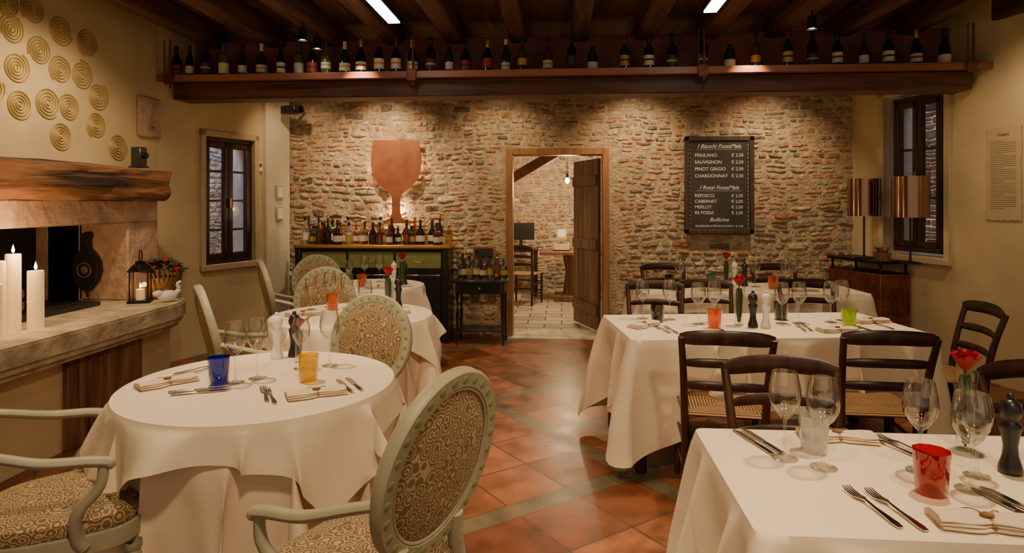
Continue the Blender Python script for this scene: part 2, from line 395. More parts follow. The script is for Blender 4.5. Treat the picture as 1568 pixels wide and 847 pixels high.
while x < 5.3:
    w = .15+R.random()*.04
    mb.box((x, 2.87, 3.105), (w, 8.65, .19), M_ceil, b=.015); x += .56+R.random()*.05
mb.obj('ceiling_joists')

def stones(name, x0, x1, z0, z1, Y, holes=(), seed=1, sc=1.0):
    rr = random.Random(seed); vs = []; fs = []; cols = []
    pal = [((.46, .375, .27), 4), ((.56, .445, .30), 4), ((.39, .33, .255), 3), ((.52, .38, .26), 3.5), ((.64, .55, .40), 3), ((.24, .205, .175), 1.1), ((.48, .27, .165), 2.6), ((.41, .37, .32), 2)]
    tot = sum(w for _, w in pal)
    def pick():
        t = rr.random()*tot
        for c, w in pal:
            t -= w
            if t <= 0: return c
        return pal[0][0]
    def warp(x, z):
        v = noise.noise_vector(Vector((x*1.7, z*1.7, seed)))
        w = noise.noise_vector(Vector((x*7, z*7, seed+5)))
        return x+v.x*.05+w.x*.020, z+v.y*.05+w.y*.018
    z = z0
    while z < z1:
        h = rr.uniform(.045, .105)*sc; x = x0-rr.random()*.1
        while x < x1:
            w = h*rr.uniform(1.0, 3.0)
            cx = x+w/2; cz = z+h/2
            brick = False
            for (a, b, c, d) in holes:
                if cz < d+.26 and (a-.28 < cx < b+.28): brick = True
            if noise.noise(Vector((cx*1.3, cz*2.2, seed+20))) > .06: brick = True
            parts = [(cx, cz, w, h)]
            if brick:
                w = min(w, .22) if w > .13 else .15; cx = x+w/2
                parts = [(cx, cz-h/4, w, h/2), (cx, cz+h/4, w, h/2)] if h > .080 else [(cx, cz, w, h)]
            elif rr.random() < .25 and h > .075:
                k = rr.uniform(.35, .65); parts = [(cx, z+h*k/2, w, h*k), (cx, z+h*(1+k)/2, w, h*(1-k))]
            elif rr.random() < .15 and w > .13:
                k = rr.uniform(.35, .65); parts = [(x+w*k/2, cz, w*k, h), (x+w*(1+k)/2, cz, w*(1-k), h*.8)]
            for (px, pz, pw, ph) in parts:
                if any(a-pw*.45 < px < b+pw*.45 and c < pz < d+ph*.4 for a, b, c, d in holes): continue
                col = pick()
                if brick and rr.random() < .72: col = rr.choice([(.56, .33, .19), (.50, .27, .155), (.60, .41, .24), (.56, .43, .28)])
                k = rr.uniform(.82, 1.2); col = tuple(c*k for c in col)
                prot = rr.uniform(.018, .038) if not brick else rr.uniform(.016, .027)
                nu, nv = 8, 6; o = len(vs); gap = .003
                tilt = rr.uniform(-.35, .35); sk = rr.uniform(-.25, .25); tx = rr.uniform(-.4, .4)
                sx_, sz_ = rr.uniform(-.12, .12), rr.uniform(-.12, .12)
                e = .95 if not brick else .99; so = rr.random()*50
                for j in range(nv+1):
                    for i in range(nu+1):
                        u = -1+2*i/nu; v = -1+2*j/nv
                        rx = u*(1-(1-e)*1.9*v*v+sx_*v); rz = v*(1-(1-e)*1.9*u*u+sz_*u)
                        X = px+(pw/2-gap)*rx+sk*rz*ph*.5; Z = pz+(ph/2-gap)*rz
                        X, Z = warp(X, Z)
                        dome = (1-abs(u)**8)*(1-abs(v)**8)
                        nz = noise.noise(Vector((X*22+so, Z*22, seed)))*.013
                        y = Y+.008-(dome*(prot+.004)*(1+tilt*v*.5+tx*u*.4)+nz*dome)
                        vs.append((X, y, Z))
                for j in range(nv):
                    for i in range(nu):
                        a = o+j*(nu+1)+i; fs.append((a, a+1, a+nu+2, a+nu+1))
                cols += [col]*(nu*nv)
            x += w
        z += h
    me = bpy.data.meshes.new(name); me.from_pydata(vs, [], fs); me.materials.append(M_stone)
    ca = me.color_attributes.new('Col', 'FLOAT_COLOR', 'CORNER')
    buf = []
    for c in cols: buf += [c[0], c[1], c[2], 1]*4
    ca.data.foreach_set('color', buf)
    me.polygons.foreach_set('use_smooth', [True]*len(fs)); me.update()
    return me
place(stones('wall_back', -3.25, 3.25, 0, 3.15, 7.2, [(-.62, .53, -1, 2.12)], 3), 'wall_back')
place(stones('wall_back_room', -1.8, 2.2, 0, 3.1, 10.9, (), 8), 'wall_far_room')
mb = MB(); mb.box((.2, 11.038, 1.6), (4.6, .3, 3.2), M_mortar); mb.obj('wall_far_room_mortar')
mb = MB(); mb.box((-1.9, 9.2, 1.6), (.2, 3.4, 3.2), M_plaster_w); mb.obj('wall_left_back_room')
mb = MB(); mb.box((2.3, 9.2, 1.6), (.2, 3.4, 3.2), M_plaster_w); mb.obj('wall_right_back_room')
mb = MB(); mb.box((.2, 9.25, 3.25), (4.6, 3.6, .1), M_ceil); mb.obj('ceiling_back_room')

mb = MB()
mb.box((-.585, 7.24, 1.055), (.075, .22, 2.11), M_frame); mb.box((.488, 7.24, 1.055), (.075, .22, 2.11), M_frame); mb.box((-.048, 7.24, 2.075), (1.0, .22, .075), M_frame)
mb.obj('door_frame')
mb = MB()
for k in range(5): mb.box((.07+k*.145, 0, 1.01), (.142, .04, 1.98), M_doorwood, b=.004)
for z in (.25, 1.0, 1.75): mb.box((.36, .03, z), (.70, .025, .12), M_doorwood)
mb.box((.66, -.035, 1.0), (.03, .03, .12), M_blackm)
mb.obj('door_1', (.43, 7.37, .014), math.atan2(.69, -.27))
mb = MB(); mb.box((-.05, 7.3, .004), (1.1, .5, .012), M_slab); mb.obj('door_threshold')

def window(W, H, rows=4):
    mb = MB(); f = .045
    for sx in (-1, 1): mb.box((sx*(W/2-f/2), 0, H/2), (f, .09, H), M_winwood)
    for z in (f/2, H-f/2): mb.box((0, 0, z), (W, .09, f), M_winwood)
    for sx in (-1, 1):
        cx = sx*(W/4-f/4); w = W/2-f/2
        for e in (-1, 1): mb.box((cx+e*(w/2-.03), -.02, H/2), (.055, .05, H-2*f), M_winwood)
        for z in (f+.03, H-f-.03): mb.box((cx, -.02, z), (w, .05, .06), M_winwood)
        for k in range(1, rows): mb.box((cx, -.02, f+(H-2*f)*k/rows), (w-.08, .03, .022), M_winwood)
    mb.add([(-W/2+f, 0, f), (W/2-f, 0, f), (W/2-f, 0, H-f), (-W/2+f, 0, H-f)], [(0, 1, 2, 3)], M_pane)
    mb.box((.0, -.06, H*.48), (.015, .03, .10), M_gold)
    return mb
lc = LA+Lt*(lw0+lw1)/2
window(lw1-lw0, 1.29).obj('window_1', (lc.x-Ln.x*.06, lc.y-Ln.y*.06, .88), math.atan2(Lt.y, Lt.x))
rc = RA+Rt*(rw0+rw1)/2
window(rw1-rw0, 1.50, rows=3).obj('window_2', (rc.x-Rn.x*.07, rc.y-Rn.y*.07, 1.03), math.atan2(-Rt.y, -Rt.x))
mb = MB(); w = lw1-lw0
for sx in (-1, 1): mb.box((sx*(w/2+.03), -.012, .645), (.06, .04, 1.41), M_cream)
mb.box((0, -.012, 1.32), (w+.12, .04, .06), M_cream); mb.box((0, -.02, -.03), (w+.12, .06, .06), M_cream)
mb.obj('trim_1', (lc.x, lc.y, .88), math.atan2(Lt.y, Lt.x))
mb = MB(); w = rw1-rw0+.12
for sx in (-1, 1): mb.box((sx*(w/2+.035), -.012, .78), (.07, .05, 1.70), M_cream)
mb.box((0, -.012, 1.6), (w+.14, .05, .07), M_cream); mb.box((0, -.03, -.03), (w+.14, .08, .06), M_cream)
mb.obj('trim_2', (rc.x, rc.y, 1.0), math.atan2(-Rt.y, -Rt.x))
for (c, n, t, nm) in ((lc, Ln, Lt, 'exterior_wall_left'), (rc, Rn, -Rt, 'exterior_wall_right')):
    me = stones(nm, -1.2, 1.2, .3, 3.0, 0, (), 31); p = c-n*1.3
    place(me, nm, (p.x, p.y, 0), math.atan2(t.y, t.x))
mb = MB(); mb.box((0, 0, 1.6), (.36, .05, 3.2), M_plaster_w); pc = LA+Lt*1.44
mb.obj('pilaster_left', (pc.x+Ln.x*.02, pc.y+Ln.y*.02, 0), math.atan2(Lt.y, Lt.x))

# ------------------------------------------------------------------ shelf with bottles
mb = MB()
mb.box((-.07, 5.86, 2.55), (7.12, .26, .16), M_shelfbeam, b=.012)
mb.box((-.02, 5.80, 2.645), (7.42, .36, .03), M_shelf, b=.006); mb.box((-.02, 5.625, 2.65), (7.42, .012, .06), M_shelf, b=.003)
mb.obj('bottle_shelf')
mb = MB(); mb.box((-.05, 6.08, 2.86), (7.3, .12, .42), M_backred); mb.obj('ceiling_beam')
mb = MB()
for X in (-3.58, -1.32, 1.22, 3.42):
    mb.sweep([(X, 5.61, 2.55), (X, 5.61, 3.0)], .009, M_rust, 8)
    mb.sweep([(X-.05, 5.60, 2.60), (X-.05, 5.60, 3.0)], .006, M_rust, 6)
    mb.box((X-.01, 5.605, 2.64), (.08, .02, .10), M_rust)
mb.obj('shelf_hangers')

def bottle_mesh(kind, glass, cap, label, h=.32, r=.038, lz=(.10, .40), band=True):
    mb = MB()
    if kind == 0: pr = [(0, .004), (r*.8, 0), (r, .006), (r, .60*h), (r*.92, .64*h), (r*.55, .69*h), (r*.40, .73*h), (r*.36, .78*h)]
    elif kind == 1: pr = [(0, .004), (r*.85, 0), (r*1.08, .006), (r*1.08, .44*h), (r*.98, .52*h), (r*.72, .62*h), (r*.48, .70*h), (r*.38, .76*h), (r*.36, .78*h)]
    elif kind == 2: pr = [(0, .004), (r*.8, 0), (r*.92, .006), (r*.92, .45*h), (r*.8, .55*h), (r*.55, .68*h), (r*.38, .8*h), (r*.36, .84*h)]
    else: pr = [(0, .004), (r*.9, 0), (r*1.15, .008), (r*1.15, .42*h), (r*1.0, .54*h), (r*.65, .66*h), (r*.45, .74*h), (r*.40, .78*h)]
    mb.lathe(pr, glass, seg=18)
    z0 = pr[-1][1]
    mb.lathe([(r*.37, z0-.002), (r*.39, z0), (r*.37, h-.02), (r*.42, h-.018), (r*.42, h-.002), (r*.3, h), (0, h)], cap, seg=14)
    rr = pr[2][0]+.0008; a, b = lz
    mb.lathe([(rr-.001, a*h), (rr, a*h+.001), (rr, b*h), (rr-.001, b*h+.001)], label, seg=18)
    if band:
        c = a+(b-a)*.45; mb.lathe([(rr+.0004, c*h), (rr+.0007, (c+.005)*h), (rr+.0007, (c+.05)*h), (rr+.0004, (c+.055)*h)], R.choice([M_labelb, M_labelg, M_labelr]) if label is not M_labelb else M_labelg, seg=18)
    return mb.mesh('wine_bottle')
BX = [-3.586, -3.453, -3.286, -3.113, -2.947, -2.776, -2.574, -2.417, -2.279, -2.148, -1.98, -1.82, -1.654, -1.50, -1.347, -1.177, -1.013, -.863, -.664, -.498, -.349, -.124, .088, .275, .555, .769, .97, 1.227, 1.471, 1.691, 1.948, 2.171, 2.381, 2.596, 2.798, 3.036, 3.247]
bm_ = []
for k in range(20):
    bm_.append(bottle_mesh([0, 1, 0, 3, 0, 2, 1][k % 7], BOT[[0, 1, 0, 0, 2, 1, 0, 3, 0, 1][k % 10]], CAPS[[0, 1, 0, 2, 0, 3, 0, 4, 1, 0][k % 10]], [M_label, M_label, M_labelb, M_label, M_labelg, M_label, M_labelr][k % 7], R.choice([.305, .318, .328, .336]), R.uniform(.040, .046), R.choice([(.10, .40), (.14, .36), (.08, .30), (.16, .44), (.2, .38)]), k % 3 != 1))
for i, X in enumerate(BX):
    place(bm_[R.randrange(20)], 'wine_bottle', (X, 5.72+R.uniform(-.03, .03), 2.661), R.random()*6)

# ------------------------------------------------------------------ fireplace
mb = MB()
def prism(mb, pts, z0, z1, m):
    n = len(pts); vs = [(x, y, z0) for x, y in pts]+[(x, y, z1) for x, y in pts]
    fs = [tuple(range(n))[::-1], tuple(n+k for k in range(n))]+[(k, (k+1) % n, n+(k+1) % n, n+k) for k in range(n)]
    mb.add(vs, fs, m)
prism(mb, [(-3.71, .8), (-3.0, .8), (-3.0, 4.7), (-3.12, 4.85), (-3.3, 4.9), (-3.71, 4.9)], 0, .60, M_plaster)
for (a, b, inset) in ((.565, .60, .05), (.60, .64, .02), (.64, .735, 0), (.735, .75, .008)):
    prism(mb, [(-3.71, .8), (-2.85-inset, .8), (-2.85-inset, 4.52), (-2.88-inset, 4.68), (-2.96-inset, 4.84), (-3.06-inset, 4.95), (-3.3, 5.05-inset), (-3.71, 5.05-inset)], a, b, M_slab)
for k in range(4): mb.box((-2.985, 3.72+k*.172, .275), (.05, .168, .55), M_oldwood)
mb.box((-3.52, 4.855, 1.05), (.40, .37, .60), M_firestone, b=.012)
mb.box((-3.52, 2.35, 1.05), (.40, .5, .60), M_firestone, b=.012)
mb.box((-3.52, 3.57, 1.435), (.40, 2.94, .18), M_firestone, b=.012)
mb.box((-4.12, 3.64, 1.05), (.1, 2.3, .7), M_soot)
mb.box((-4.0, 4.72, 1.05), (.62, .1, .7), M_firestone)
mb.box((-4.0, 2.56, 1.05), (.62, .1, .7), M_firestone)
mb.box((-3.9, 3.64, 1.40), (.40, 2.3, .1), M_soot)
mb.box((-3.9, 3.64, .72), (.45, 2.3, .06), M_slab)
mb.box((-3.62, 3.9, .765), (.5, 1.1, .03), M_iron)
mb.obj('fireplace')
mb = MB(); vs = []; fs = []
ring = [(-1, -1), (-.4, -1), (.2, -1), (.9, -1), (1, -.86), (1, -.55), (1, -.2), (1, .2), (1, .55), (1, .86), (.9, 1), (.2, 1), (-.4, 1), (-1, 1)]; q = len(ring); nk = 110
for k in range(nk):
    y = 1.0+4.05*k/(nk-1)
    for a, b in ring:
        dx = noise.noise(Vector((y*1.1, a*3, b*2)))*.020+noise.noise(Vector((y*5, a*5, b*7)))*.014
        dz = noise.noise(Vector((y*.9, b*4, a*2+7)))*.018+noise.noise(Vector((y*5, b*6, a*5+3)))*.009
        vs.append((-3.47+a*.25+dx, y+(dz*1.5 if k == nk-1 else 0), 1.650+b*.123+dz))
for k in range(nk-1):
    for i in range(q): fs.append((k*q+i, k*q+(i+1) % q, (k+1)*q+(i+1) % q, (k+1)*q+i))
fs.append(tuple(range(q))); fs.append(tuple((nk-1)*q+i for i in range(q)))
mb.add(vs, fs, M_mantle); mb.obj('mantel_beam', ang=25)
mb = MB()
for k in range(6):
    z = .78+.045+(k//3)*.08; yy = 3.62+(k % 3)*.11
    mb.sweep([(-3.85, yy, z), (-3.68, yy+.03, z+.008), (-3.5, yy+.05, z)], [.042, .045, .04], M_log, 10)
mb.obj('firewood_pile')
def candle(h, r):
    mb = MB(); mb.lathe([(0, 0), (r, 0), (r, h-.012), (r*.97, h), (r*.8, h-.004), (r*.5, h-.018), (0, h-.02)], M_wax, seg=20)
    mb.sweep([(0, 0, h-.02), (0, 0, h+.012)], .0015, M_iron, 5)
    mb.lathe([(0, h+.005), (.006, h+.012), (.0085, h+.022), (.005, h+.038), (0, h+.056)], M_flame, seg=10)
    return mb
for (x, y, h, r) in ((-3.2, 3.40, .42, .042), (-3.22, 3.53, .45, .040), (-3.14, 3.60, .345, .043), (-3.32, 3.36, .38, .04), (-3.12, 3.29, .30, .045)):
    candle(h, r).obj('pillar_candle', (x, y, .75))
mb = MB()
for a in (-1, 1):
    for b in (-1, 1): mb.box((a*.06, b*.06, .13), (.01, .01, .22), M_blackm)
mb.box((0, 0, .012), (.15, .15, .02), M_blackm); mb.box((0, 0, .24), (.15, .15, .012), M_blackm)
mb.lathe([(.085, .246), (.05, .285), (.035, .29), (.035, .31), (.0, .318)], M_blackm, seg=4)
ring = [(0, .045*math.cos(t*pi/8), .35+.045*math.sin(t*pi/8)) for t in range(16)]
mb.sweep(ring, .004, M_blackm, 6, closed=True, up=(1, 0, 0))
mb.lathe([(0, .022), (.03, .022), (.03, .10), (0, .10)], M_wax, seg=14)
mb.lathe([(0, .105), (.008, .12), (0, .15)], M_flame, seg=8)
for a in (-1, 1):
    mb.add([(a*.06, -.06, .02), (a*.06, .06, .02), (a*.06, .06, .235), (a*.06, -.06, .235)], [(0, 1, 2, 3)], M_glass)
    mb.add([(-.06, a*.06, .02), (.06, a*.06, .02), (.06, a*.06, .235), (-.06, a*.06, .235)], [(0, 1, 2, 3)], M_glass)
mb.obj('candle_lantern', (-3.17, 4.60, .75), .4)
mb = MB()
mb.lathe([(0, .0), (.085, .0), (.12, .15), (.125, .17), (.11, .17), (.09, .12)], M_wicker, seg=18)
for k in range(24):
    a = 2*pi*k/24; mb.sweep([(.118*math.cos(a), .118*math.sin(a), .14), (.135*math.cos(a+.05), .135*math.sin(a+.05), .21+R.random()*.03)], .006, M_wicker, 5)
for k in range(110):
    a = R.random()*2*pi; e = R.uniform(.1, 1.4); r = .115; m = M_red if R.random() < .4 else M_leaf
    c = Vector((math.cos(a)*math.cos(e)*r, math.sin(a)*math.cos(e)*r, .19+math.sin(e)*.09))
    d = Vector((math.cos(a), math.sin(a), R.uniform(-.2, .7))).normalized(); sd = d.cross(Vector((0, 0, 1))).normalized(); L = R.uniform(.05, .09)
    mb.add([c, c+d*L*.5+sd*L*.28, c+d*L, c+d*L*.5-sd*L*.28, c+d*L*.5+Vector((0, 0, .01))], [(0, 1, 4), (1, 2, 4), (2, 3, 4), (3, 0, 4)], m)
mb.obj('poinsettia_basket', (-3.13, 4.82, .75))
mb = MB(); mb.ell((0, 0, .045), (.075, .045, .045), M_white); mb.sweep(cr([(.05, 0, .05), (.085, 0, .09), (.07, 0, .13), (.10, 0, .145)]), [.02]*6+[.014]*6+[.012]*6+[.006], M_white, 8)
mb.ell((-.07, 0, .07), (.04, .03, .025), M_white)
mb.obj('ceramic_swan', (-2.98, 4.64, .75), 1.0)
mb = MB()
out = [(0, -.02), (.03, -.015), (.085, .05), (.11, .13), (.10, .21), (.06, .27), (.025, .30), (.02, .37), (.035, .40), (.02, .43), (-.02, .43), (-.035, .40), (-.02, .37), (-.025, .30), (-.06, .27), (-.10, .21), (-.11, .13), (-.085, .05), (-.03, -.015)]
mb.poly(out, .025, M_iron); mb.poly([(x*.93, z*.97+.004) for x, z in out], .025, M_iron, Matrix.Translation((0, -.03, 0)))
mb.sweep([(0, -.02, -.01), (0, -.02, -.07)], [.014, .007], M_iron, 8)
rg = [(.055*math.cos(t*pi/10), -.058, .14+.055*math.sin(t*pi/10)) for t in range(20)]
mb.sweep(rg, .005, M_log, 6, closed=True, up=(0, 1, 0))
mb.ell((0, -.056, .14), (.03, .006, .03), M_log)
mb.obj('fireplace_bellows', (-3.62, 4.655, .85))
mb = MB(); mb.box((0, 0, .07), (.07, .07, .13), M_black); mb.box((0, 0, .005), (.09, .09, .01), M_black); mb.lathe([(0, 0), (.02, .0), (.02, .02), (0, .02)], M_blackm, seg=12, M=Matrix.Translation((.035, 0, .08))@Matrix.Rotation(pi/2, 4, 'Y'))
mb.obj('mantel_speaker', (-3.32, 4.80, 1.778), 0, scale=1.2)
mb = MB()
SP = [(4.026, 2.843), (4.24, 2.863), (4.493, 2.784), (4.068, 2.679), (4.296, 2.587), (4.763, 2.754), (4.104, 2.429), (4.487, 2.491), (4.701, 2.495), (4.13, 2.179), (4.373, 2.226), (4.569, 2.222), (4.877, 2.357), (4.493, 2.0), (4.856, 2.118), (5.105, 1.972), (3.8, 2.75), (3.85, 2.5), (3.9, 2.25)]
for (y, z) in SP:
    r0 = R.uniform(.10, .115); n = 96; T = 4.4; ph = R.random()*6; pts = []
    for k in range(n):
        t = k/(n-1); a = ph+T*2*pi*t; r = .008+(r0-.008)*t
        pts.append((-3.716, y+r*math.cos(a), z+r*math.sin(a)))
    mb.sweep(pts, .0062, M_relief, 5, up=(1, 0, 0))
mb.obj('spiral_wall_relief')
mb = MB()
mb.box((-3.70, 5.49, 2.27), (.05, .30, .36), M_firestone, b=.015)
for (y, z, h, w) in ((5.49, 2.27, .20, .03), (5.49, 2.37, .03, .13), (5.49, 2.17, .03, .13)): mb.box((-3.672, y, z), (.015, w, h), M_slab)
mb.obj('stone_plaque')
mb = MB()
for z in (0, -.24): mb.box((0, -.03, z), (.10, .015, .16), M_cream); mb.box((0, -.042, z), (.07, .01, .12), M_white)
mb.obj('wall_switch_panels', (pc.x+Ln.x*.03, pc.y+Ln.y*.03, 1.62), math.atan2(Lt.y, Lt.x))
mb = MB(); mb.box((0, -.02, 0), (.06, .01, .10), M_white); mb.lathe([(0, 0), (.02, 0), (.02, .004), (0, .004)], M_red, seg=14, M=Matrix.Translation((0, -.026, .015))@Matrix.Rotation(pi/2, 4, 'X'))
q = LA+Lt*1.2; mb.obj('no_smoking_sign', (q.x, q.y, 1.9), math.atan2(Lt.y, Lt.x))
mb = MB(); mb.box((0, 0, 0), (.20, .09, .09), M_black); mb.sweep([(0, .03, 0), (0, .22, .02)], .015, M_black, 8); mb.lathe([(.04, 0), (.045, .05), (.03, .05)], M_blackm, seg=14, M=Matrix.Translation((.1, 0, 0))@Matrix.Rotation(pi/2, 4, 'Y'))
mb.obj('wall_speaker', (-3.02, 6.93, 2.54), -.3)

# ------------------------------------------------------------------ copper glass sign
mb = MB()
half = [(0, .0), (.21, .0), (.21, .02), (.12, .035), (.07, .06), (.048, .12), (.045, .25), (.055, .31), (.10, .365), (.18, .42), (.24, .49), (.275, .58), (.29, .68), (.285, .78), (.27, .88), (.262, .94)]
outl = [(x, z) for x, z in half]+[(-x, z) for x, z in half[::-1] if x > 0]
mb.poly(outl, .015, M_copper)
mb.box((0, .03, .7), (.1, .06, .1), M_blackm)
mb.obj('copper_glass_sign', (-1.86, 7.10, 1.27))

# ------------------------------------------------------------------ chalkboard
par = bpy.data.objects.new('menu_chalkboard', None); SC.collection.objects.link(par); par.location = (1.707, 7.125, 1.695)
mb = MB(); W, H = .74, 1.06
mb.box((0, 0, 0), (W-.04, .02, H-.04), M_chalkb)
for sx in (-1, 1): mb.box((sx*(W/2-.025), -.012, 0), (.05, .035, H), M_bframe); mb.box((0, -.012, sx*(H/2-.025)), (W, .035, .05), M_bframe)
bd = mb.obj('board'); bd.parent = par
def txt(s, x, z, size, al='LEFT', shear=0, p=par, m=M_chalk, y=-.0115, off=.0002):
    c = bpy.data.curves.new('txt', 'FONT'); c.body = s; c.size = size; c.align_x = al; c.extrude = .0004; c.shear = shear; c.offset = off; c.materials.append(m)
    o = bpy.data.objects.new('chalk_text', c); o.location = (x, y, z); o.rotation_euler = (pi/2, 0, 0); SC.collection.objects.link(o); o.parent = p
txt('I Bianchi FossaMala', 0, .405, .060, 'CENTER', .35)
for k, (a, b) in enumerate([('FRIULANO', '€ 2,50'), ('SAUVIGNON', '€ 2,50'), ('PINOT GRIGIO', '€ 2,50'), ('CHARDONNAY', '€ 2,50')]):
    txt(a, -.26, .31-k*.075, .050); txt(b, .13, .31-k*.075, .048)
txt('I Rossi FossaMala', 0, -.045, .060, 'CENTER', .35)
for k, (a, b) in enumerate([('REFOSCO', '€ 2,50'), ('CABERNET', '€ 2,50'), ('MERLOT', '€ 2,50'), ('RE FOSSA', '€ 3,50')]):
    txt(a, -.26, -.13-k*.062, .048); txt(b, .13, -.13-k*.062, .046)
txt('Bollicine', 0, -.395, .060, 'CENTER', .35); txt('SELEZIONE di FRANCIACORTA  € 4,50', 0, -.455, .030, 'CENTER', off=0)
mb = MB()
for k in range(22):
    z = -.47+k*.045
    for sx in (-1, 1):
        rg = [(sx*.318+.012*math.cos(t*pi/4), -.0115, z+.012*math.sin(t*pi/4)) for t in range(7)]
        mb.sweep(rg, .002, M_chalk, 4, up=(0, 1, 0))
for z in (.39, -.062): mb.sweep([(-.24, -.0115, z), (.24, -.0115, z)], .0015, M_chalk, 4)
o = mb.obj('chalk_border'); o.parent = par

par2 = bpy.data.objects.new('parchment_notice', None); SC.collection.objects.link(par2)
q = RA+Rt*(Rl-1.74)
par2.location = (q.x+Rn.x*.008, q.y+Rn.y*.008, 1.74); par2.rotation_euler = (0, 0, math.atan2(-Rt.y, -Rt.x))
mb = MB(); op = []
for k in range(12): op.append((-.15+.30*k/11, .38+R.uniform(-.006, .006)))
for k in range(14): op.append((.15+R.uniform(-.006, .006), .38-.76*k/13))
for k in range(12): op.append((.15-.30*k/11, -.38+R.uniform(-.008, .008)))
for k in range(14): op.append((-.15+R.uniform(-.006, .006), -.38+.76*k/13))
mb.poly(op, .006, M_paper)
for k in range(36):
    z = .27-k*.0158; w = .11 if k % 7 else .06; mb.box((-.11+w, -.0068, z), (w*2, .0008, .003), M_ink, b=0)
o = mb.obj('sheet'); o.parent = par2
txt('Osteria', 0, .31, .035, 'CENTER', 0, par2, M_ink, -.0075)

# ------------------------------------------------------------------ bar cabinet
mb = MB()
X0, X1, Y0, Y1 = -2.89, -1.21, 6.76, 7.13; cx = (X0+X1)/2; wd = X1-X0
mb.box((cx, (Y0+Y1)/2-.01, 1.03), (wd+.04, Y1-Y0+.02, .035), M_gold); mb.box((cx, (Y0+Y1)/2-.01, 1.005), (wd+.02, Y1-Y0, .02), M_black)
mb.box((cx, 6.95, .52), (wd, .35, .94), M_black)
for k in range(3):
    x = X0+.06+(wd-.12)*(k+.5)/3; mb.box((x, 6.768, .885), ((wd-.12)/3-.03, .02, .17), M_green)
    mb.sweep(cr([(x-.05, 6.75, .90), (x-.03, 6.74, .87), (x+.03, 6.74, .87), (x+.05, 6.75, .90)]), .005, M_gold, 6)
    mb.box((x, 6.772, .44), ((wd-.12)/3-.03, .02, .58), M_black, b=.01)
for x in (X0+.03, X1-.03): mb.box((x, 6.77, .52), (.06, .05, .98), M_black)
mb.box((cx, 6.95, .05), (wd+.03, .38, .10), M_black)
mb.obj('bar_sideboard')
mesh_sp = []
for k in range(18):
    mb = MB(); m = LIQ[[0, 1, 3, 2, 4, 5, 0, 3, 1][k % 9]]; h = R.choice([.20, .24, .27, .30, .33]); r = R.uniform(.030, .046)
    sg = 14 if k % 4 else 6
    if k % 3 == 0: pr = [(0, 0), (r, 0), (r, h*.58), (r*.9, h*.63), (r*.35, h*.7), (r*.33, h*.86)]
    elif k % 3 == 1: pr = [(0, 0), (r*1.05, 0), (r*1.1, h*.42), (r*.8, h*.55), (r*.33, h*.68), (r*.3, h*.86)]
    else: pr = [(0, 0), (r*.95, 0), (r*1.1, h*.05), (r*1.1, h*.50), (r*.6, h*.60), (r*.33, h*.65), (r*.33, h*.86)]
    mb.lathe(pr, m, seg=sg)
    mb.lathe([(r*.38, h*.86), (r*.38, h*.99), (0, h)], CAPS[[0, 0, 2, 0, 3, 0, 0, 1, 2][k % 9]], seg=12)
    lr = max(p[0] for p in pr)+.001
    if k % 3 == 0: mb.lathe([(lr, h*.15), (lr, h*.42)], [M_label, M_labelg, M_labelb, M_label, M_label, M_labelg][k//3], seg=sg)
    elif k % 2: mb.lathe([(lr-.0003, h*.12), (lr, h*.13), (lr, h*.36)], M_label, seg=sg)
    mesh_sp.append(mb.mesh('liquor_bottle'))
par3 = bpy.data.objects.new('liquor_bottles', None); SC.collection.objects.link(par3)
def put(me, nm, x, y, z, p):
    o = place(me, nm, (x, y, z), R.random()*6); o.parent = p
for (yy, pr_, st) in ((7.015, 1, (.085, .105)), (6.92, .8, (.09, .12)), (6.83, .55, (.09, .13))):
    x = X0+.05
    while x < X1-.03:
        if R.random() < pr_: put(R.choice(mesh_sp), 'bottle', x, yy+R.uniform(-.01, .01), 1.048, par3)
        x += R.uniform(*st)

# glasses -------------------------------------------------------------
def wineglass(h=.255, r=.045):
    mb = MB(); b = h*.47
    pr = [(0, .002), (r*.80, .001), (r*.82, .003), (r*.4, .006), (.006, .014), (.0042, .03), (.0038, b-.02), (.006, b-.006), (.014, b+.002), (r*.62, b+.018), (r*.92, b+.042), (r, b+.066), (r*.97, b+.088), (r*.84, h-.014), (r*.76, h)]
    mb.lathe(pr, M_glass, seg=32)
    pi_ = [(.0, b+.004), (r*.60, b+.021), (r*.90, b+.044), (r*.98, b+.066), (r*.95, b+.088), (r*.82, h-.014), (r*.745, h+.0006), (r*.76, h)]
    mb.lathe(pi_, M_glass, seg=32)
    return mb.mesh('wine_glass', 60)
WG = wineglass(); WGs = wineglass(.225, .040)
def tumbler(m):
    mb = MB(); pr = [(0, .003), (.034, .001), (.0375, .004), (.0405, .055), (.0445, .112), (.0425, .112), (.038, .055), (.034, .014), (0, .012)]
    mb.lathe(pr, m, seg=10); return mb.mesh('tumbler', 50)
def mill(m):
    mb = MB(); mb.lathe([(0, 0), (.029, 0), (.030, .01), (.027, .022), (.019, .05), (.0175, .075), (.021, .10), (.026, .125), (.027, .135), (.019, .142), (.018, .147), (.025, .158), (.028, .175), (.025, .192), (.013, .203), (.008, .205), (.010, .213), (.006, .22), (0, .221)], m, seg=24); return mb.mesh('pepper_mill', 60)
MILLW = mill(M_white); MILLB = mill(M_black)
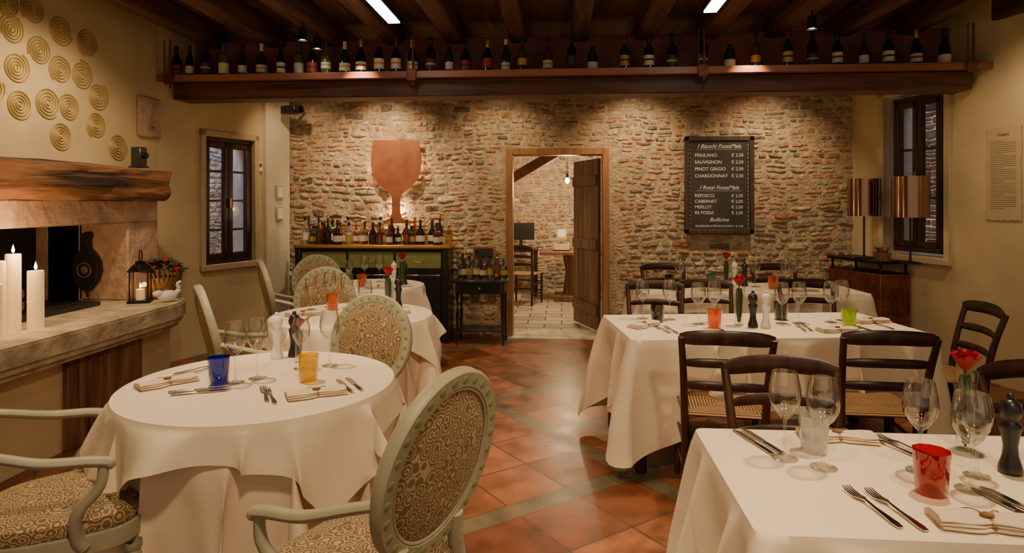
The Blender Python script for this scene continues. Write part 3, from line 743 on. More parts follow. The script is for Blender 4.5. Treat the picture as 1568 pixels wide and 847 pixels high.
def rosevase(h=.24):
    mb = MB()
    mb.lathe([(0, .004), (.026, .001), (.028, .004), (.024, .02), (.024, .10), (.031, h*.85), (.034, h)], M_glass, seg=20)
    mb.sweep([(0, 0, .01), (.003, .002, h*.6), (0, 0, h+.03)], .0035, M_leaf, 6)
    for k in range(6):
        a = k*1.05; d = Vector((math.cos(a), math.sin(a), 0)); sd = Vector((-d.y, d.x, 0)); b = Vector((0, 0, .02))+d*.010
        pts = [(0, .004), (.3, .013), (.8, .015), (1, .004)]
        L = [b+Vector((0, 0, h*.85*t))+sd*w+d*.008*t for t, w in pts]+[b+Vector((0, 0, h*.85*t))-sd*w+d*.008*t for t, w in pts[::-1]]
        mb.add(L, [(0, 1, 6, 7), (1, 2, 5, 6), (2, 3, 4, 5)], M_leaf)
    c0 = Vector((0, 0, h+.035))
    mb.ell(c0, (.012, .012, .028), M_red)
    for layer, (rad, hh, n) in enumerate(((.013, .034, 3), (.021, .034, 4), (.029, .031, 5), (.036, .027, 6))):
        for k in range(n):
            a0 = 2*pi*k/n+layer*.6; vs = []; fs = []
            for j in range(6):
                for i in range(5):
                    a = a0+(i-2)*.30*(1.6 if layer < 2 else 1.25); t = j/5
                    rr_ = rad*(.2+.8*math.sin(t*pi*.5))*(1+.14*max(0, t-.75)*4*(layer > 1)); z = -.034+hh*1.9*t-(.006*abs(i-2) if j == 5 else 0)
                    vs.append(c0+Vector((rr_*math.cos(a), rr_*math.sin(a), z)))
            for j in range(5):
                for i in range(4): q_ = j*5+i; fs.append((q_, q_+1, q_+6, q_+5))
            mb.add(vs, fs, M_red)
    return mb.mesh('rose_vase', 60)
RV = rosevase()
def fork():
    mb = MB()
    mb.sweep([(0, 0, .003), (0, .02, .004), (0, .09, .006), (0, .125, .009), (0, .14, .008)], [(.007, .0015), (.009, .0015), (.004, .0018), (.003, .0018), (.010, .0012)], M_steel, rect=True)
    mb.sweep([(0, .14, .008), (0, .155, .005), (0, .165, .004)], [(.010, .001), (.0125, .001), (.012, .001)], M_steel, rect=True)
    for k in range(4):
        x = -.0105+k*.007; mb.sweep([(x, .163, .004), (x, .19, .006), (x*.9, .205, .011)], [(.0022, .001), (.002, .001), (.001, .0008)], M_steel, rect=True)
    return mb.mesh('fork')
def knife():
    mb = MB(); mb.sweep([(0, 0, .005), (0, .05, .005), (0, .09, .005)], [(.008, .003), (.009, .0035), (.006, .003)], M_steel, 8)
    mb.sweep([(0, .09, .004), (.001, .12, .004), (.002, .19, .004), (-.004, .215, .004)], [(.006, .0012), (.010, .001), (.010, .0009), (.003, .0006)], M_steel, rect=True)
    return mb.mesh('knife')
FK = fork(); KN = knife()
def napkin():
    """flat folded napkin, rolled in layers and tied with twine"""
    mb = MB()
    for lay, (w2, z0, th, sh) in enumerate(((.046, .001, .0085, 0), (.043, .009, .008, .002), (.036, .0165, .007, -.003))):
        vs = []; fs = []; nx, ny = 22, 14
        for i in range(nx+1):
            for k in range(ny):
                a = 2*pi*k/ny; x = -.11+.22*i/nx; pin = 1-.25*math.exp(-(x/.02)**2)
                y = sh+w2*pin*math.copysign(abs(math.cos(a))**.45, math.cos(a)); z = z0+th/2+th/2*math.copysign(abs(math.sin(a))**.6, math.sin(a))
                z = z*(1-.18*math.exp(-(x/.02)**2)); y += .003*math.sin(x*38+lay); x += .003*math.sin(y*90+lay)*(abs(x) > .1)
                z += .0018*math.sin(x*55+y*40+lay)*(z > .012)
                vs.append((x, y, z))
        for i in range(nx):
            for k in range(ny): fs.append((i*ny+k, i*ny+(k+1) % ny, (i+1)*ny+(k+1) % ny, (i+1)*ny+k))
        fs.append(tuple(range(ny))); fs.append(tuple(nx*ny+k for k in range(ny)))
        mb.add(vs, fs, M_napkin)
    rg = [(.0, .036*math.cos(t*pi/8), .0115+.0105*math.sin(t*pi/8)) for t in range(16)]
    mb.sweep(rg, .0018, M_twine, 5, closed=True, up=(1, 0, 0)); mb.sweep([(p[0]+.004, p[1], p[2]) for p in rg], .0018, M_twine, 5, closed=True, up=(1, 0, 0))
    mb.sweep(cr([(0, 0, .024), (.03, .03, .024), (.06, .05, .008), (.09, .065, .003)]), .0015, M_twine, 5); mb.sweep(cr([(0, 0, .024), (-.02, .035, .024), (-.05, .06, .005)]), .0015, M_twine, 5)
    mb.ell((0, 0, .026), (.016, .011, .006), M_log)
    return mb.mesh('rolled_napkin', 60)
NP = napkin()
TB = {k: tumbler(m) for k, m in dict(blue=M_tbblue, yellow=M_tbyel, orange=M_tborg, red=M_tbred, smoke=M_tbblk, teal=M_tbteal, lime=M_tblime, frost=M_tbwht).items()}
ZT = .753
def setitems(lst, z=ZT):
    for it in lst:
        k, x, y = it[:3]; rz = it[3] if len(it) > 3 else R.random()*6
        if k == 'wg': place(WG, 'wine_glass', (x, y, z), rz)
        elif k == 'ws': place(WGs, 'wine_glass', (x, y, z), rz)
        elif k == 'mw': place(MILLW, 'salt_mill', (x, y, z), rz)
        elif k == 'mb': place(MILLB, 'pepper_mill', (x, y, z), rz)
        elif k == 'rv': place(RV, 'rose_vase', (x, y, z), rz)
        elif k == 'fk': place(FK, 'fork', (x, y, z), rz)
        elif k == 'kn': place(KN, 'table_knife', (x, y, z), rz)
        elif k == 'np': place(NP, 'rolled_napkin', (x, y, z), rz)
        else: place(TB[k], 'tumbler_glass', (x, y, z), rz)

# ------------------------------------------------------------------ tables
def per_round(Rr):
    def f(s): a = 2*pi*s; return Vector((Rr*math.cos(a), Rr*math.sin(a))), Vector((math.cos(a), math.sin(a)))
    return f, 2*pi*Rr
def per_rect(hx, hy, r=.03):
    cor = [(hx-r, hy-r, 0), (-hx+r, hy-r, pi/2), (-hx+r, -hy+r, pi), (hx-r, -hy+r, 3*pi/2)]
    L = 2*(hx-r)*2+2*(hy-r)*2+2*pi*r
    def f(s):
        d = (s % 1)*L
        for i, (cx, cy, a0) in enumerate(cor):
            arc = r*pi/2
            if d < arc:
                a = a0+d/r; n = Vector((math.cos(a), math.sin(a))); return Vector((cx, cy))+n*r, n
            d -= arc; nx, ny, _ = cor[(i+1) % 4]; sl = math.hypot(nx-cx, ny-cy)
            if d < sl:
                p = Vector((cx, cy)).lerp(Vector((nx, ny)), d/sl)
                n2 = Vector((math.cos(a0+pi/2), math.sin(a0+pi/2)))
                return p+n2*r, n2
            d -= sl
        return Vector((hx, hy-r)), Vector((1, 0))
    return f, L
def drape(mb, per, L, z, drop, m, amp, lam, flare, seed, corners=None, top=True, M=22, grow=.28, cout=.2, cwid=.10, inw=.35):
    n = int(L/.010); nf = round(L/lam); vs = []; fs = []; rings = []
    if top:
        for q in (0.02, .3, .6, .85, .97): rings.append(('t', q))
    rings.append(('e', 0))
    for j in range(1, M+1): rings.append(('h', (j/M)**1.15))
    pre = []
    for i in range(n):
        s = i/n; p, nr = per(s)
        ph = nf*s*2*pi+1.9*math.sin(2*pi*(s*3+seed*.13))+1.1*math.sin(2*pi*(s*7+seed*.37))
        g = (.5+.5*math.sin(ph))**1.5
        am = amp*(.8+.35*math.sin(2*pi*s*5+seed)+.3*math.sin(2*pi*s*11+seed*2))
        ce = 0
        if corners:
            for c in corners:
                ds = min(abs(s-c), 1-abs(s-c))*L; ce += math.exp(-(ds/cwid)**2)
        pre.append((p, nr, ph, g, am, drop(s, p), ce))
    for kind, q in rings:
        for (p, nr, ph, g, am, D, ce) in pre:
            if kind == 't': vs.append((p.x*q, p.y*q, z))
            elif kind == 'e': vs.append((p.x, p.y, z-.002))
            else:
                dist = q*D; e = min(1, dist/.02)
                w_ = min(1.3, (max(0, dist-.012)/grow))**.75
                out = .008*e+flare*dist+am*(g-inw*.3)*w_*(1-.55*min(1, ce))+ce*cout*dist
                tw = am*.6*math.cos(ph)*w_
                tg = Vector((-nr.y, nr.x)); pp = p+nr*out+tg*tw
                w = noise.noise(Vector((pp.x*5, pp.y*5, dist*4+seed)))*.014*min(1, dist/.15)
                vs.append((pp.x+nr.x*w, pp.y+nr.y*w, z-.002-.008*e-dist+.008*q))
    for j in range(len(rings)-1):
        for i in range(n):
            i2 = (i+1) % n; fs.append((j*n+i, (j+1)*n+i, (j+1)*n+i2, j*n+i2))
    if top: fs.append(tuple(range(n)))
    mb.add(vs, fs, m)
def round_table(c, Rr, rz, S, seed, name='round_table'):
    mb = MB(); per, L = per_round(Rr-.015)
    drape(mb, per, L, .742, lambda s, p: .735, M_cloth, .135, .21, -.06, seed, top=False, M=28, grow=.40)
    per, L = per_round(Rr)
    def dr(s, p):
        a = 2*pi*s; return min(S/max(abs(math.cos(a)), abs(math.sin(a))), S*1.36)-Rr
    drape(mb, per, L, .752, dr, M_cloth, .095, .29, .12, seed+3, M=18, grow=.18)
    mb.lathe([(0, .70), (Rr-.03, .70), (Rr-.03, .735), (0, .735)], M_dark, seg=40)
    mb.lathe([(0, .02), (.2, .02), (.2, .04), (.05, .08), (.045, .7)], M_dark, seg=20)
    return mb.obj(name, (c[0], c[1], 0), rz, 60)
round_table((-1.255, 2.60), .545, math.radians(6), .665, 1)
round_table((-1.40, 4.2), .53, math.radians(35), .66, 5)
round_table((-1.73, 5.75), .47, math.radians(20), .60, 9)
def rect_table(c, hx, hy, rz, dropf, cextra, seed, name='dining_table'):
    mb = MB(); per, L = per_rect(hx, hy)
    a = .03*pi/2; lx = 2*(hx-.03); ly = 2*(hy-.03); d = a/2; cs = [d/L]; d += a+lx; cs.append(d/L); d += a+ly; cs.append(d/L); d += a+lx; cs.append(d/L)
    def dr(s, p):
        ds = min(min(abs(s-k), 1-abs(s-k)) for k in cs)*L
        return dropf+cextra*max(0, 1-ds/.40)**1.1
    drape(mb, per, L, .752, dr, M_cloth, .115, .27, .02, seed, corners=cs, M=28, cout=.14, cwid=.07, grow=.28)
    mb.box((0, 0, .725), (2*hx-.03, 2*hy-.03, .03), M_dark)
    for sx in (-1, 1):
        for sy in (-1, 1): mb.box((sx*(hx-.06), sy*(hy-.06), .36), (.06, .06, .70), M_dark)
    return mb.obj(name, (c[0], c[1], 0), rz, 60)
rect_table((1.2, 4.05), .88, .40, math.radians(8), .40, .27, 2)
rect_table((1.60, 5.78), .93, .36, math.radians(3), .38, .22, 7)
rect_table((1.07, 1.83), .63, .345, 0, .50, .15, 4)

setitems([('blue', -1.41, 2.54), ('wg', -1.35, 2.56), ('wg', -1.29, 2.63), ('mw', -1.37, 2.99), ('mb', -1.30, 3.03), ('ws', -1.17, 2.80), ('wg', -1.06, 2.86), ('yellow', -1.06, 2.61),
          ('fk', -1.68, 2.66, face(.5, .7)), ('fk', -1.64, 2.63, face(.5, .75)), ('kn', -1.54, 2.40, face(.75, .35)), ('kn', -1.51, 2.37, face(.75, .35)),
          ('np', -1.62, 2.52, .9), ('fk', -1.10, 2.32, face(-.35, .6)), ('fk', -1.06, 2.30, face(-.4, .6)), ('np', -.95, 2.42, .55), ('kn', -.82, 2.46, face(-.5, .7)), ('kn', -.79, 2.49, face(-.5, .7))])
place(RV, 'rose_vase', (-1.23, 2.92, ZT), 1, .68)
setitems([('orange', -1.6, 4.37), ('wg', -1.66, 4.48), ('wg', -1.52, 4.44), ('mb', -1.17, 4.52), ('mw', -1.24, 4.58), ('rv', -1.21, 4.40), ('ws', -1.75, 4.36), ('np', -1.72, 4.15, .3), ('fk', -1.62, 3.95, .2), ('wg', -1.25, 4.0), ('np', -1.1, 4.2, 1.2), ('kn', -1.4, 3.9, .1)])
setitems([('wg', -1.85, 5.9), ('wg', -1.72, 5.95), ('ws', -1.95, 5.75), ('mw', -1.52, 5.72), ('mb', -1.44, 5.78), ('orange', -1.78, 5.6), ('rv', -1.42, 5.62), ('np', -1.6, 5.5, 0)])
setitems([('smoke', .60, 4.08), ('wg', .52, 4.18), ('wg', .69, 4.16), ('orange', .911, 3.91), ('wg', .84, 4.02), ('wg', .95, 4.08), ('rv', 1.085, 4.02), ('mb', 1.147, 3.95), ('mw', 1.225, 3.955),
          ('wg', 1.36, 4.08), ('wg', 1.47, 4.10), ('smoke', 1.40, 4.22), ('wg', 1.68, 4.15), ('wg', 1.775, 4.22), ('lime', 1.72, 3.99), ('np', 1.93, 4.17, .3), ('np', .50, 3.93, .8), ('np', 1.60, 3.86, .2),
          ('fk', 1.45, 3.84, face(.1, 1)), ('fk', 1.41, 3.83, face(.1, 1)), ('kn', 1.80, 3.85, .1), ('fk', .62, 3.72, .3), ('fk', .66, 3.71, .2), ('kn', .95, 3.66, .1), ('fk', 1.95, 3.93, .1)])
setitems([('smoke', .95, 5.75), ('wg', 1.05, 5.8), ('wg', 1.16, 5.9), ('teal', 1.33, 5.85), ('rv', 1.48, 5.9), ('orange', 1.83, 5.72), ('wg', 1.72, 5.85), ('wg', 1.98, 5.85), ('wg', 2.08, 5.95), ('wg', 2.22, 5.8), ('mw', 1.57, 5.97), ('mb', 1.64, 5.9), ('np', 1.3, 5.6, .1), ('np', 2.05, 5.6, .1)])
setitems([('wg', .650, 1.925), ('wg', .735, 1.865), ('frost', .755, 1.985), ('wg', .993, 1.86), ('wg', 1.06, 1.75), ('red', .948, 1.725), ('ws', 1.13, 1.84), ('rv', 1.22, 2.04), ('mb', 1.24, 1.875), ('mw', 1.34, 1.9),
          ('fk', .775, 1.53, face(-.18, 1)), ('fk', .825, 1.52, face(-.18, 1)), ('np', .98, 1.56, -.1), ('kn', 1.12, 1.55, face(-.25, 1)), ('kn', 1.15, 1.56, face(-.25, 1)),
          ('kn', .655, 1.955, face(-.3, 1)), ('kn', .625, 1.945, face(-.3, 1)), ('np', .87, 2.10, -.1), ('fk', 1.05, 1.94, face(-.45, 1)), ('fk', 1.09, 1.94, face(-.45, 1))])

# ------------------------------------------------------------------ ladder-back rush chair (faces +y)
def ladder():
    mb = MB(); H = .875
    for sx in (-1, 1):
        mb.sweep(cr([(sx*.185, -.205, 0), (sx*.187, -.19, .25), (sx*.19, -.19, .45), (sx*.198, -.225, .66), (sx*.212, -.285, H-.02)]), [(.016+.004*(1-abs(i-12)/12)) for i in range(25)], M_dark, 10)
        mb.sweep([(sx*.205, .19, 0), (sx*.205, .19, .2), (sx*.205, .19, .445)], [.014, .018, .019], M_dark, 10)
        mb.ell((sx*.205, .19, .45), (.02, .02, .012), M_dark)
        for z in (.17, .31): mb.sweep([(sx*.19, -.195, z), (sx*.205, .19, z)], .010, M_dark, 8)
    for z in (.2, .33): mb.sweep([(-.205, .19, z), (.205, .19, z)], .010, M_dark, 8)
    mb.sweep([(-.187, -.195, .25), (.187, -.195, .25)], .010, M_dark, 8)
    def slat(z, y, w, hh, ov, arch=0):
        pts = []; rad = []
        for k in range(15):
            t = -1+2*k/14; pts.append((t*(w+ov), y-.035*(1-t*t), z+arch*(1-t*t)))
            rad.append((.009, hh*(1-.35*abs(t)**6)))
        mb.sweep(pts, rad, M_dark, 8)
    slat(.845, -.272, .205, .036, .012, .015); slat(.72, -.237, .2, .023, 0, .010); slat(.605, -.212, .195, .023, 0, .008)
    n = 18; vs = []; fs = []
    for sgn in (1, -1):
        o = len(vs)
        for j in range(n+1):
            for i in range(n+1):
                u = -1+2*i/n; v = -1+2*j/n; hw = .195+.018*v
                m_ = max(abs(u), abs(v)); z = .455+sgn*.016*(1-m_**6)**.5+(-.006*(1-m_) if sgn > 0 else 0)
                vs.append((u*hw*1.06, v*.205, z))
        for j in range(n):
            for i in range(n):
                a = o+j*(n+1)+i; fs.append((a, a+1, a+n+2, a+n+1))
    mb.add(vs, fs, M_rush)
    return mb.mesh('ladder_back_chair', 50)
LC = ladder()
def lchair(x, y, fx, fy): place(LC, 'ladder_back_chair', (x, y, 0), face(fx, fy))
lchair(.82, 3.40, .12, 1)
lchair(1.58, 3.47, .05, 1)
lchair(.85, 2.32, -.03, -1)
lchair(1.82, 2.32, .05, -1)
lchair(2.28, 4.12, -1, .08)
lchair(1.13, 4.92, 0, -1)
lchair(1.95, 4.98, .05, -1)
lchair(.70, 4.80, -.1, -1)
lchair(1.02, 6.30, .0, -1)
lchair(2.12, 6.33, 0, -1)

# ------------------------------------------------------------------ louis chair with oval back (faces +y)
def louis(arms=True):
    mb = MB(); c = Vector((0, -.27, .79)); tilt = math.radians(-13)
    T = Matrix.Translation(c)@Matrix.Rotation(-tilt, 4, 'X')
    a, b = .220, .243
    ring = [(a*math.cos(2*pi*k/56), 0, b*math.sin(2*pi*k/56)) for k in range(56)]
    vs = []; fs = []
    prof = [(-.026, -.012), (-.020, -.020), (.020, -.020), (.027, -.012), (.027, .012), (.020, .020), (-.020, .020), (-.026, .012)]
    for k in range(56):
        t = 2*pi*k/56; nr = Vector((b*math.cos(t), 0, a*math.sin(t))).normalized(); p = Vector(ring[k])
        for (r, d) in prof: vs.append(p+nr*r+Vector((0, d, 0)))
    for k in range(56):
        for i in range(8): fs.append((k*8+i, k*8+(i+1) % 8, ((k+1) % 56)*8+(i+1) % 8, ((k+1) % 56)*8+i))
    mb.add(vs, fs, M_frameg, T)
    nd = 28
    for k in range(nd):
        t = 2*pi*(k+.5)/nd
        for sg in (-1, 1): mb.ell((a*math.cos(t), sg*.0195, b*math.sin(t)), (.0135, .0025, .0135), M_dot, T, 10, 6)
    mb.ell((0, .006, 0), (a-.018, .034, b-.018), M_fab, T, 36, 20)
    mb.ell((0, -.004, 0), (a-.018, .024, b-.018), M_fab, T, 36, 20)
    for yy in (.014, -.014):
        rg = [T@Vector(((a-.027)*math.cos(2*pi*k/48), yy, (b-.027)*math.sin(2*pi*k/48))) for k in range(48)]
        mb.sweep(rg, .005, M_frameg, 6, closed=True, up=(0, 1, 0))
    def outline(k, g=0):
        t = 2*pi*k/40; cx_, sy_ = math.cos(t), math.sin(t); e = .55
        x = math.copysign(abs(cx_)**e, cx_); y = math.copysign(abs(sy_)**e, sy_); hw = .245+.025*y
        return Vector((x*(hw+g), y*(.235+g), 0))
    vs = []; fs = []; lev = [(.375, -.01), (.38, 0), (.435, 0), (.44, -.008)]
    for z, g in lev:
        for k in range(40): v = outline(k, g); vs.append((v.x, v.y, z))
    for j in range(3):
        for k in range(40): fs.append((j*40+k, j*40+(k+1) % 40, (j+1)*40+(k+1) % 40, (j+1)*40+k))
    fs.append(tuple(range(40))); mb.add(vs, fs, M_frameg)
    vs = []; fs = []; lev = [(.438, -.008, 1), (.462, 0, 1), (.482, -.006, 1), (.494, -.006, .90), (.503, -.006, .7), (.508, -.006, .4), (.509, -.006, .05)]
    for z, g, s_ in lev:
        for k in range(40): v = outline(k, g-.004); vs.append((v.x*s_, v.y*s_, z))
    for j in range(len(lev)-1):
        for k in range(40): fs.append((j*40+k, j*40+(k+1) % 40, (j+1)*40+(k+1) % 40, (j+1)*40+k))
    fs.append(tuple(range((len(lev)-1)*40, len(lev)*40))); mb.add(vs, fs, M_fab)
    for sx in (-1, 1):
        mb.lathe([(.012, 0), (.015, .01), (.013, .03), (.022, .30), (.026, .33), (.020, .345), (.027, .355), (.027, .375)], M_frameg, (sx*.225, .195, 0), 14, cap0=True)
        mb.sweep(cr([(sx*.185, -.27, 0), (sx*.18, -.235, .2), (sx*.17, -.215, .40), (sx*.135, -.225, .53), (sx*.12, -.235, .60)]), [.016+.009*min(1, i/14) for i in range(25)], M_frameg, 10)
        if arms:
            p = [T@Vector((sx*.222, .0, -.03)), Vector((sx*.245, -.17, .735)), Vector((sx*.275, -.05, .70)), Vector((sx*.285, .07, .685)), Vector((sx*.285, .125, .672))]
            mb.sweep(cr(p), [(.019+.004*(i/24), .014+.004*i/24) for i in range(25)], M_frameg, 10)
            mb.ell((sx*.285, .128, .669), (.024, .018, .019), M_frameg)
            mb.sweep(cr([(sx*.285, .11, .665), (sx*.285, .10, .60), (sx*.27, .04, .52), (sx*.25, .04, .44), (sx*.245, .06, .40)]), [.0155+.006*(i/24) for i in range(25)], M_frameg, 10)
    return mb.mesh('oval_back_armchair' if arms else 'oval_back_chair', 45)
OA = louis(True); OC = louis(False)
def och(x, y, fx, fy, me=OA, off=.27, sc=1):
    n = Vector((fx, fy)).normalized(); place(me, me.name.split('.')[0], (x+n.x*off, y+n.y*off, 0), face(fx, fy), sc)
och(-.335, 1.73, -.90, .46)
och(-1.70, 2.10, .77, .60, off=-.02)
och(-1.03, 3.42, -.15, -1, OC, sc=.95)
och(-1.93, 3.38, .80, .60)
och(-2.32, 4.90, .84, .54)
och(-1.83, 4.84, .25, -1, OC, sc=.95)
och(-2.30, 5.88, .5, -.9, OC, sc=.96)

# ------------------------------------------------------------------ console by the door
mb = MB(); cx = -.86
mb.box((cx, 6.85, .67), (.58, .36, .03), M_black); mb.box((cx, 6.85, .60), (.52, .32, .12), M_black)
mb.box((cx, 6.685, .60), (.40, .012, .09), M_blackm); mb.ell((cx, 6.675, .60), (.012, .012, .012), M_gold)
for sx in (-1, 1):
    for sy in (-1, 1): mb.sweep([(cx+sx*.24, 6.85+sy*.14, .56), (cx+sx*.24, 6.85+sy*.14, .3), (cx+sx*.25, 6.85+sy*.15, 0)], [.022, .016, .011], M_black, 10)
mb.box((cx, 6.85, .15), (.48, .28, .02), M_black)
mb.obj('side_console_table')
par4 = bpy.data.objects.new('console_bottles', None); SC.collection.objects.link(par4)
for k in range(7): put(R.choice(mesh_sp), 'bottle', -1.08+k*.075, 6.95+R.uniform(-.02, .02), .686, par4)
for k in range(6):
    for j in range(2): put(WGs, 'small_glass', -1.08+k*.088, 6.74+j*.09, .686, par4)
mb = MB(); mb.box((0, 0, .17), (.26, .02, .33), M_frame); mb.box((0, -.012, .17), (.21, .005, .28), M_chalkb); mb.obj('framed_picture', (-.86, 7.08, .686), 0)

# ------------------------------------------------------------------ right sideboard + lamps
ang = math.atan2(-Rt.y, -Rt.x)
ctr = RB-Rt*.47+Rn*.20
mb = MB()
mb.box((0, 0, .935), (.74, .36, .03), M_blackm); mb.box((0, 0, .82), (.70, .32, .012), M_blackm)
for sx in (-1, 1):
    for sy in (-1, 1): mb.box((sx*.33, sy*.14, .87), (.02, .02, .12), M_blackm)
mb.box((0, 0, .43), (.72, .34, .78), M_rust)
for i in range(12):
    for j in range(7): mb.lathe([(0, 0), (.007, 0), (.007, .003), (0, .003)], M_black, seg=8, M=Matrix.Translation((-.30+i*.055, -.171, .2+j*.08))@Matrix.Rotation(pi/2, 4, 'X'))
    if i < 6:
        for j in range(7): mb.lathe([(0, 0), (.007, 0), (.007, .003), (0, .003)], M_black, seg=8, M=Matrix.Translation((.361, -.14+i*.055, .2+j*.08))@Matrix.Rotation(pi/2, 4, 'Y'))
mb.box((0, 0, .03), (.68, .30, .06), M_black)
mb.obj('metal_sideboard', (ctr.x, ctr.y, 0), ang)
def tlamp():
    mb = MB(); mb.lathe([(0, 0), (.09, 0), (.09, .012), (.02, .022), (.009, .04), (.009, .44)], M_blackm, seg=24)
    mb.lathe([(.148, .42), (.150, .42), (.150, .79), (.148, .79), (.148, .42)], M_lampc, seg=40)
    for a in (0, 2.1, 4.2): mb.sweep([(0, 0, .60), (.148*math.cos(a), .148*math.sin(a), .60)], .003, M_blackm, 6)
    mb.lathe([(.009, .44), (.018, .46), (.018, .52), (0, .52)], M_blackm, seg=12); mb.ell((0, 0, .57), (.03, .03, .04), M_bulb)
    return mb.mesh('table_lamp', 50)
TL = tlamp()
LAMPS = [(3.0, 6.62, .951), (3.15, 6.06, .951)]
for p in LAMPS: place(TL, 'table_lamp', p)
mb = MB(); mb.lathe([(0, 0), (.06, 0), (.08, .08), (.075, .08), (.055, .01)], M_wicker, seg=16)
for k in range(9): mb.sweep([(R.uniform(-.04, .04), R.uniform(-.04, .04), .04), (R.uniform(-.07, .07), R.uniform(-.07, .07), .13)], .008, M_oldwood, 6)
mb.obj('cork_basket', (3.04, 6.34, .951))

# ------------------------------------------------------------------ back room furniture
mb = MB()
mb.box((0, 0, .74), (.95, .7, .05), M_oldwood); mb.sweep([(0, 0, .72), (0, 0, .45), (0, 0, .08)], [.13, .08, .12], M_oldwood, 12); mb.box((0, 0, .05), (.5, .5, .08), M_oldwood)
mb.obj('pedestal_table', (.14, 9.95, 0))
mb = MB(); mb.box((0, 0, .74), (.8, .5, .04), M_dark)
for sx in (-1, 1):
    for sy in (-1, 1): mb.box((sx*.36, sy*.2, .36), (.05, .05, .72), M_dark)
mb.obj('writing_desk', (-.78, 10.45, 0))
mb = MB(); mb.box((0, 0, .28), (.44, .03, .28), M_black); mb.box((0, 0, .08), (.05, .03, .12), M_black); mb.box((0, 0, .01), (.2, .15, .02), M_black); mb.obj('computer_monitor', (-.66, 10.4, .761), .2)
place(LC, 'ladder_back_chair', (-.55, 9.5, 0), face(.3, 1))
mb = MB(); mb.box((0, 0, .06), (.24, .2, .10), M_cream); mb.lathe([(0, 0), (.09, .0), (.10, .02), (0, .02)], M_steel, (0, 0, .12), 18); mb.box((0, .05, .25), (.16, .04, .16), M_cream); mb.lathe([(0, 0), (.06, 0), (.06, .01), (0, .01)], M_white, seg=18, M=Matrix.Translation((0, .03, .26))@Matrix.Rotation(pi/2, 4, 'X'))
mb.obj('kitchen_scale', (.0, 9.95, .766))
mb = MB(); mb.box((0, 0, .02), (.3, .2, .03), M_paper); mb.box((.02, .01, .05), (.26, .18, .02), M_white); mb.obj('stack_of_books', (.36, 9.9, .766), .2)
mb = MB(); mb.box((0, 0, 0), (2.3, .18, .13), M_oldwood); o = mb.obj('stair_beam', (-.30, 8.8, 2.06), 0); o.rotation_euler = (0, math.radians(-30), 0)
mb = MB(); mb.sweep([(0, 0, .1), (0, 0, 1.4)], .003, M_black, 6); mb.lathe([(.014, .04), (.018, .06), (.018, .1), (0, .11)], M_black, seg=12); mb.ell((0, 0, 0), (.03, .03, .042), M_bulb)
mb.obj('pendant_bulb', (.08, 9.1, 1.82))

# ------------------------------------------------------------------ ceiling fittings
for (x, y) in ((-1.34, 4.7), (1.12, 4.6)):
    mb = MB(); mb.box((0, 0, .035), (.12, .72, .05), M_black); mb.box((0, 0, .008), (.095, .69, .012), M_led); mb.obj('ceiling_light', (x, y, 2.94), 0)
def spotfit():
    mb = MB(); mb.sweep([(0, 0, .1), (0, 0, .2)], .006, M_blackm, 6); mb.lathe([(0, .1), (.03, .1), (.035, .03), (.042, .0), (.038, 0), (.03, .02)], M_blackm, seg=16); mb.lathe([(0, .012), (.028, .012)], M_spotg, seg=14)
    return mb.mesh('ceiling_spotlight')
SF = spotfit()
for p in [(-2.16, 5.2), (-2.15, 5.5), (1.95, 5.17), (-1.9, 3.3), (.4, 2.7)]: place(SF, 'ceiling_spotlight', (p[0], p[1], 2.86))

# ------------------------------------------------------------------ lights
WARM = (1, .72, .42)
def light(kind, name, loc, e, col=WARM, size=.05, tgt=None, ang=60, blend=.6):
    d = bpy.data.lights.new(name, kind); d.energy = e; d.color = col
    o = bpy.data.objects.new(name, d); o.location = loc; SC.collection.objects.link(o)
    if kind == 'SPOT': d.spot_size = math.radians(ang); d.spot_blend = blend; d.shadow_soft_size = size
    elif kind == 'POINT': d.shadow_soft_size = size
    elif kind == 'AREA': d.size = size
    if tgt is not None: o.rotation_euler = (Vector(tgt)-Vector(loc)).to_track_quat('-Z', 'Y').to_euler()
    return o
light('SPOT', 'front_fill_spot', (-1.7, 2.9, 2.9), 175, tgt=(-1.25, 2.6, .7), ang=75, size=.05)
light('SPOT', 'front_fill_spot', (-1.7, 4.3, 2.9), 130, tgt=(-1.45, 4.2, .7), ang=70, size=.05)
light('SPOT', 'front_fill_spot', (-1.8, 5.5, 2.85), 80, tgt=(-1.75, 5.8, .7), ang=75, size=.05)
light('SPOT', 'front_fill_spot', (1.4, 4.3, 2.9), 175, tgt=(1.2, 4.05, .7), ang=75, size=.05)
light('SPOT', 'front_fill_spot', (1.6, 5.5, 2.85), 80, tgt=(1.6, 5.8, .7), ang=75, size=.05)
light('SPOT', 'front_fill_spot', (1.3, 2.2, 2.9), 160, tgt=(1.0, 1.8, .7), ang=75, size=.05)
light('SPOT', 'front_fill_spot', (-.2, .6, 2.9), 170, tgt=(-.7, 2.1, .6), ang=85, size=.1)  # unseen fill added above the camera side to brighten near chairs and cloth fronts
light('SPOT', 'front_fill_spot', (1.2, .4, 2.9), 100, tgt=(1.2, 2.8, .6), ang=85, size=.1)
light('SPOT', 'front_fill_spot', (0, 3.4, 2.9), 80, tgt=(0, 4.4, 0), ang=90, size=.1)
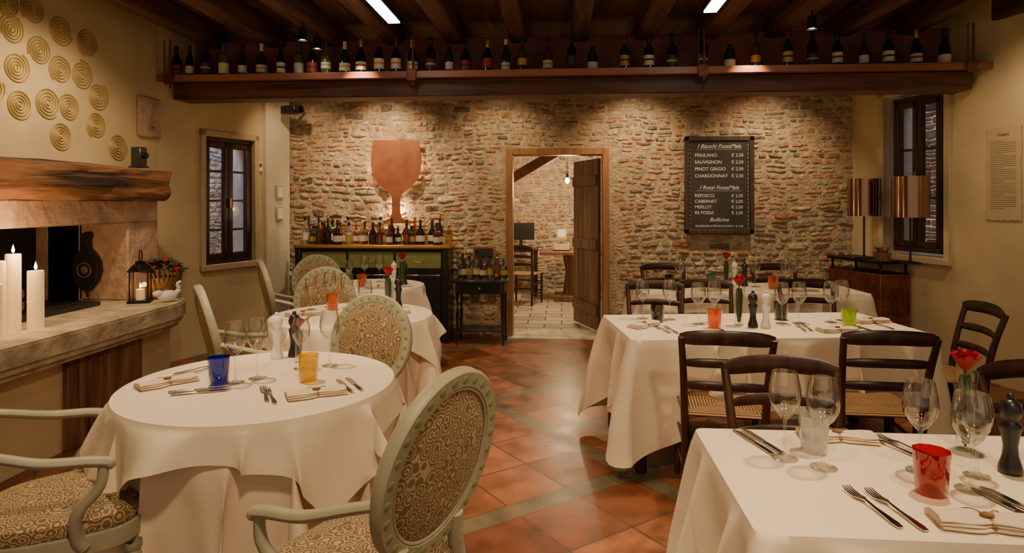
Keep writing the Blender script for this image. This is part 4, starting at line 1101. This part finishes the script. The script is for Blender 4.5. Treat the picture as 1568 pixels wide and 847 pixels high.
for x, e in ((-2.0, 130), (-.7, 60), (.8, 100), (2.2, 80), (-2.85, 40)):
    light('SPOT', 'wall_washer', (x, 6.30, 2.92), e, tgt=(x, 7.2, 1.5), ang=88, size=.04, blend=.95)
light('POINT', 'sign_lamp', (-1.86, 7.14, 1.42), 6, size=.01)
light('POINT', 'sign_lamp', (-2.02, 7.14, 1.92), 4, size=.01)
light('POINT', 'sign_lamp', (-1.70, 7.14, 1.92), 4, size=.01)
for p in LAMPS: light('POINT', 'table_lamp_bulb', (p[0], p[1], p[2]+.57), 28, col=(1, .74, .40), size=.03)
light('SPOT', 'wall_washer', (-2.7, 4.0, 2.9), 90, tgt=(-3.6, 4.2, 1.5), ang=110, size=.05, blend=.9)
light('SPOT', 'wall_washer', (2.9, 4.6, 2.9), 50, tgt=(3.9, 5.0, 1.5), ang=110, size=.05, blend=.9)
light('POINT', 'candle_glow', (-3.10, 3.48, 1.28), 9, col=(1, .58, .26), size=.04)
light('POINT', 'lantern_glow', (-3.17, 4.60, .87), .8, col=(1, .5, .18), size=.02)
light('POINT', 'pendant_bulb_glow', (.08, 9.1, 1.74), 50, col=(1, .66, .34), size=.04)
light('AREA', 'back_room_lamp', (.3, 9.2, 3.0), 70, col=(1, .80, .56), size=1.0, tgt=(.3, 9.3, 0))
for (c, n, e) in ((lc, Ln, 80), (rc, Rn, 12)):
    p = c-n*.75; q_ = c-n*1.3
    light('AREA', 'dusk_light', (p.x, p.y, 3.0), e, col=(.30, .46, 1), size=.8, tgt=(q_.x, q_.y, 1.2))
wd_ = bpy.data.worlds.new('world'); SC.world = wd_; wd_.use_nodes = True
bg = wd_.node_tree.nodes['Background']; bg.inputs[0].default_value = (1, .75, .48, 1); bg.inputs[1].default_value = .45

# ------------------------------------------------------------------ camera
cd = bpy.data.cameras.new('camera'); cam = bpy.data.objects.new('camera', cd); SC.collection.objects.link(cam)
cam.location = (0, 0, 1.5); cam.rotation_euler = (pi/2, 0, math.atan(76/980)); cd.sensor_width = 36; cd.lens = 980/1568*36; cd.shift_y = -112.5/1568; cd.clip_start = .02
SC.camera = cam
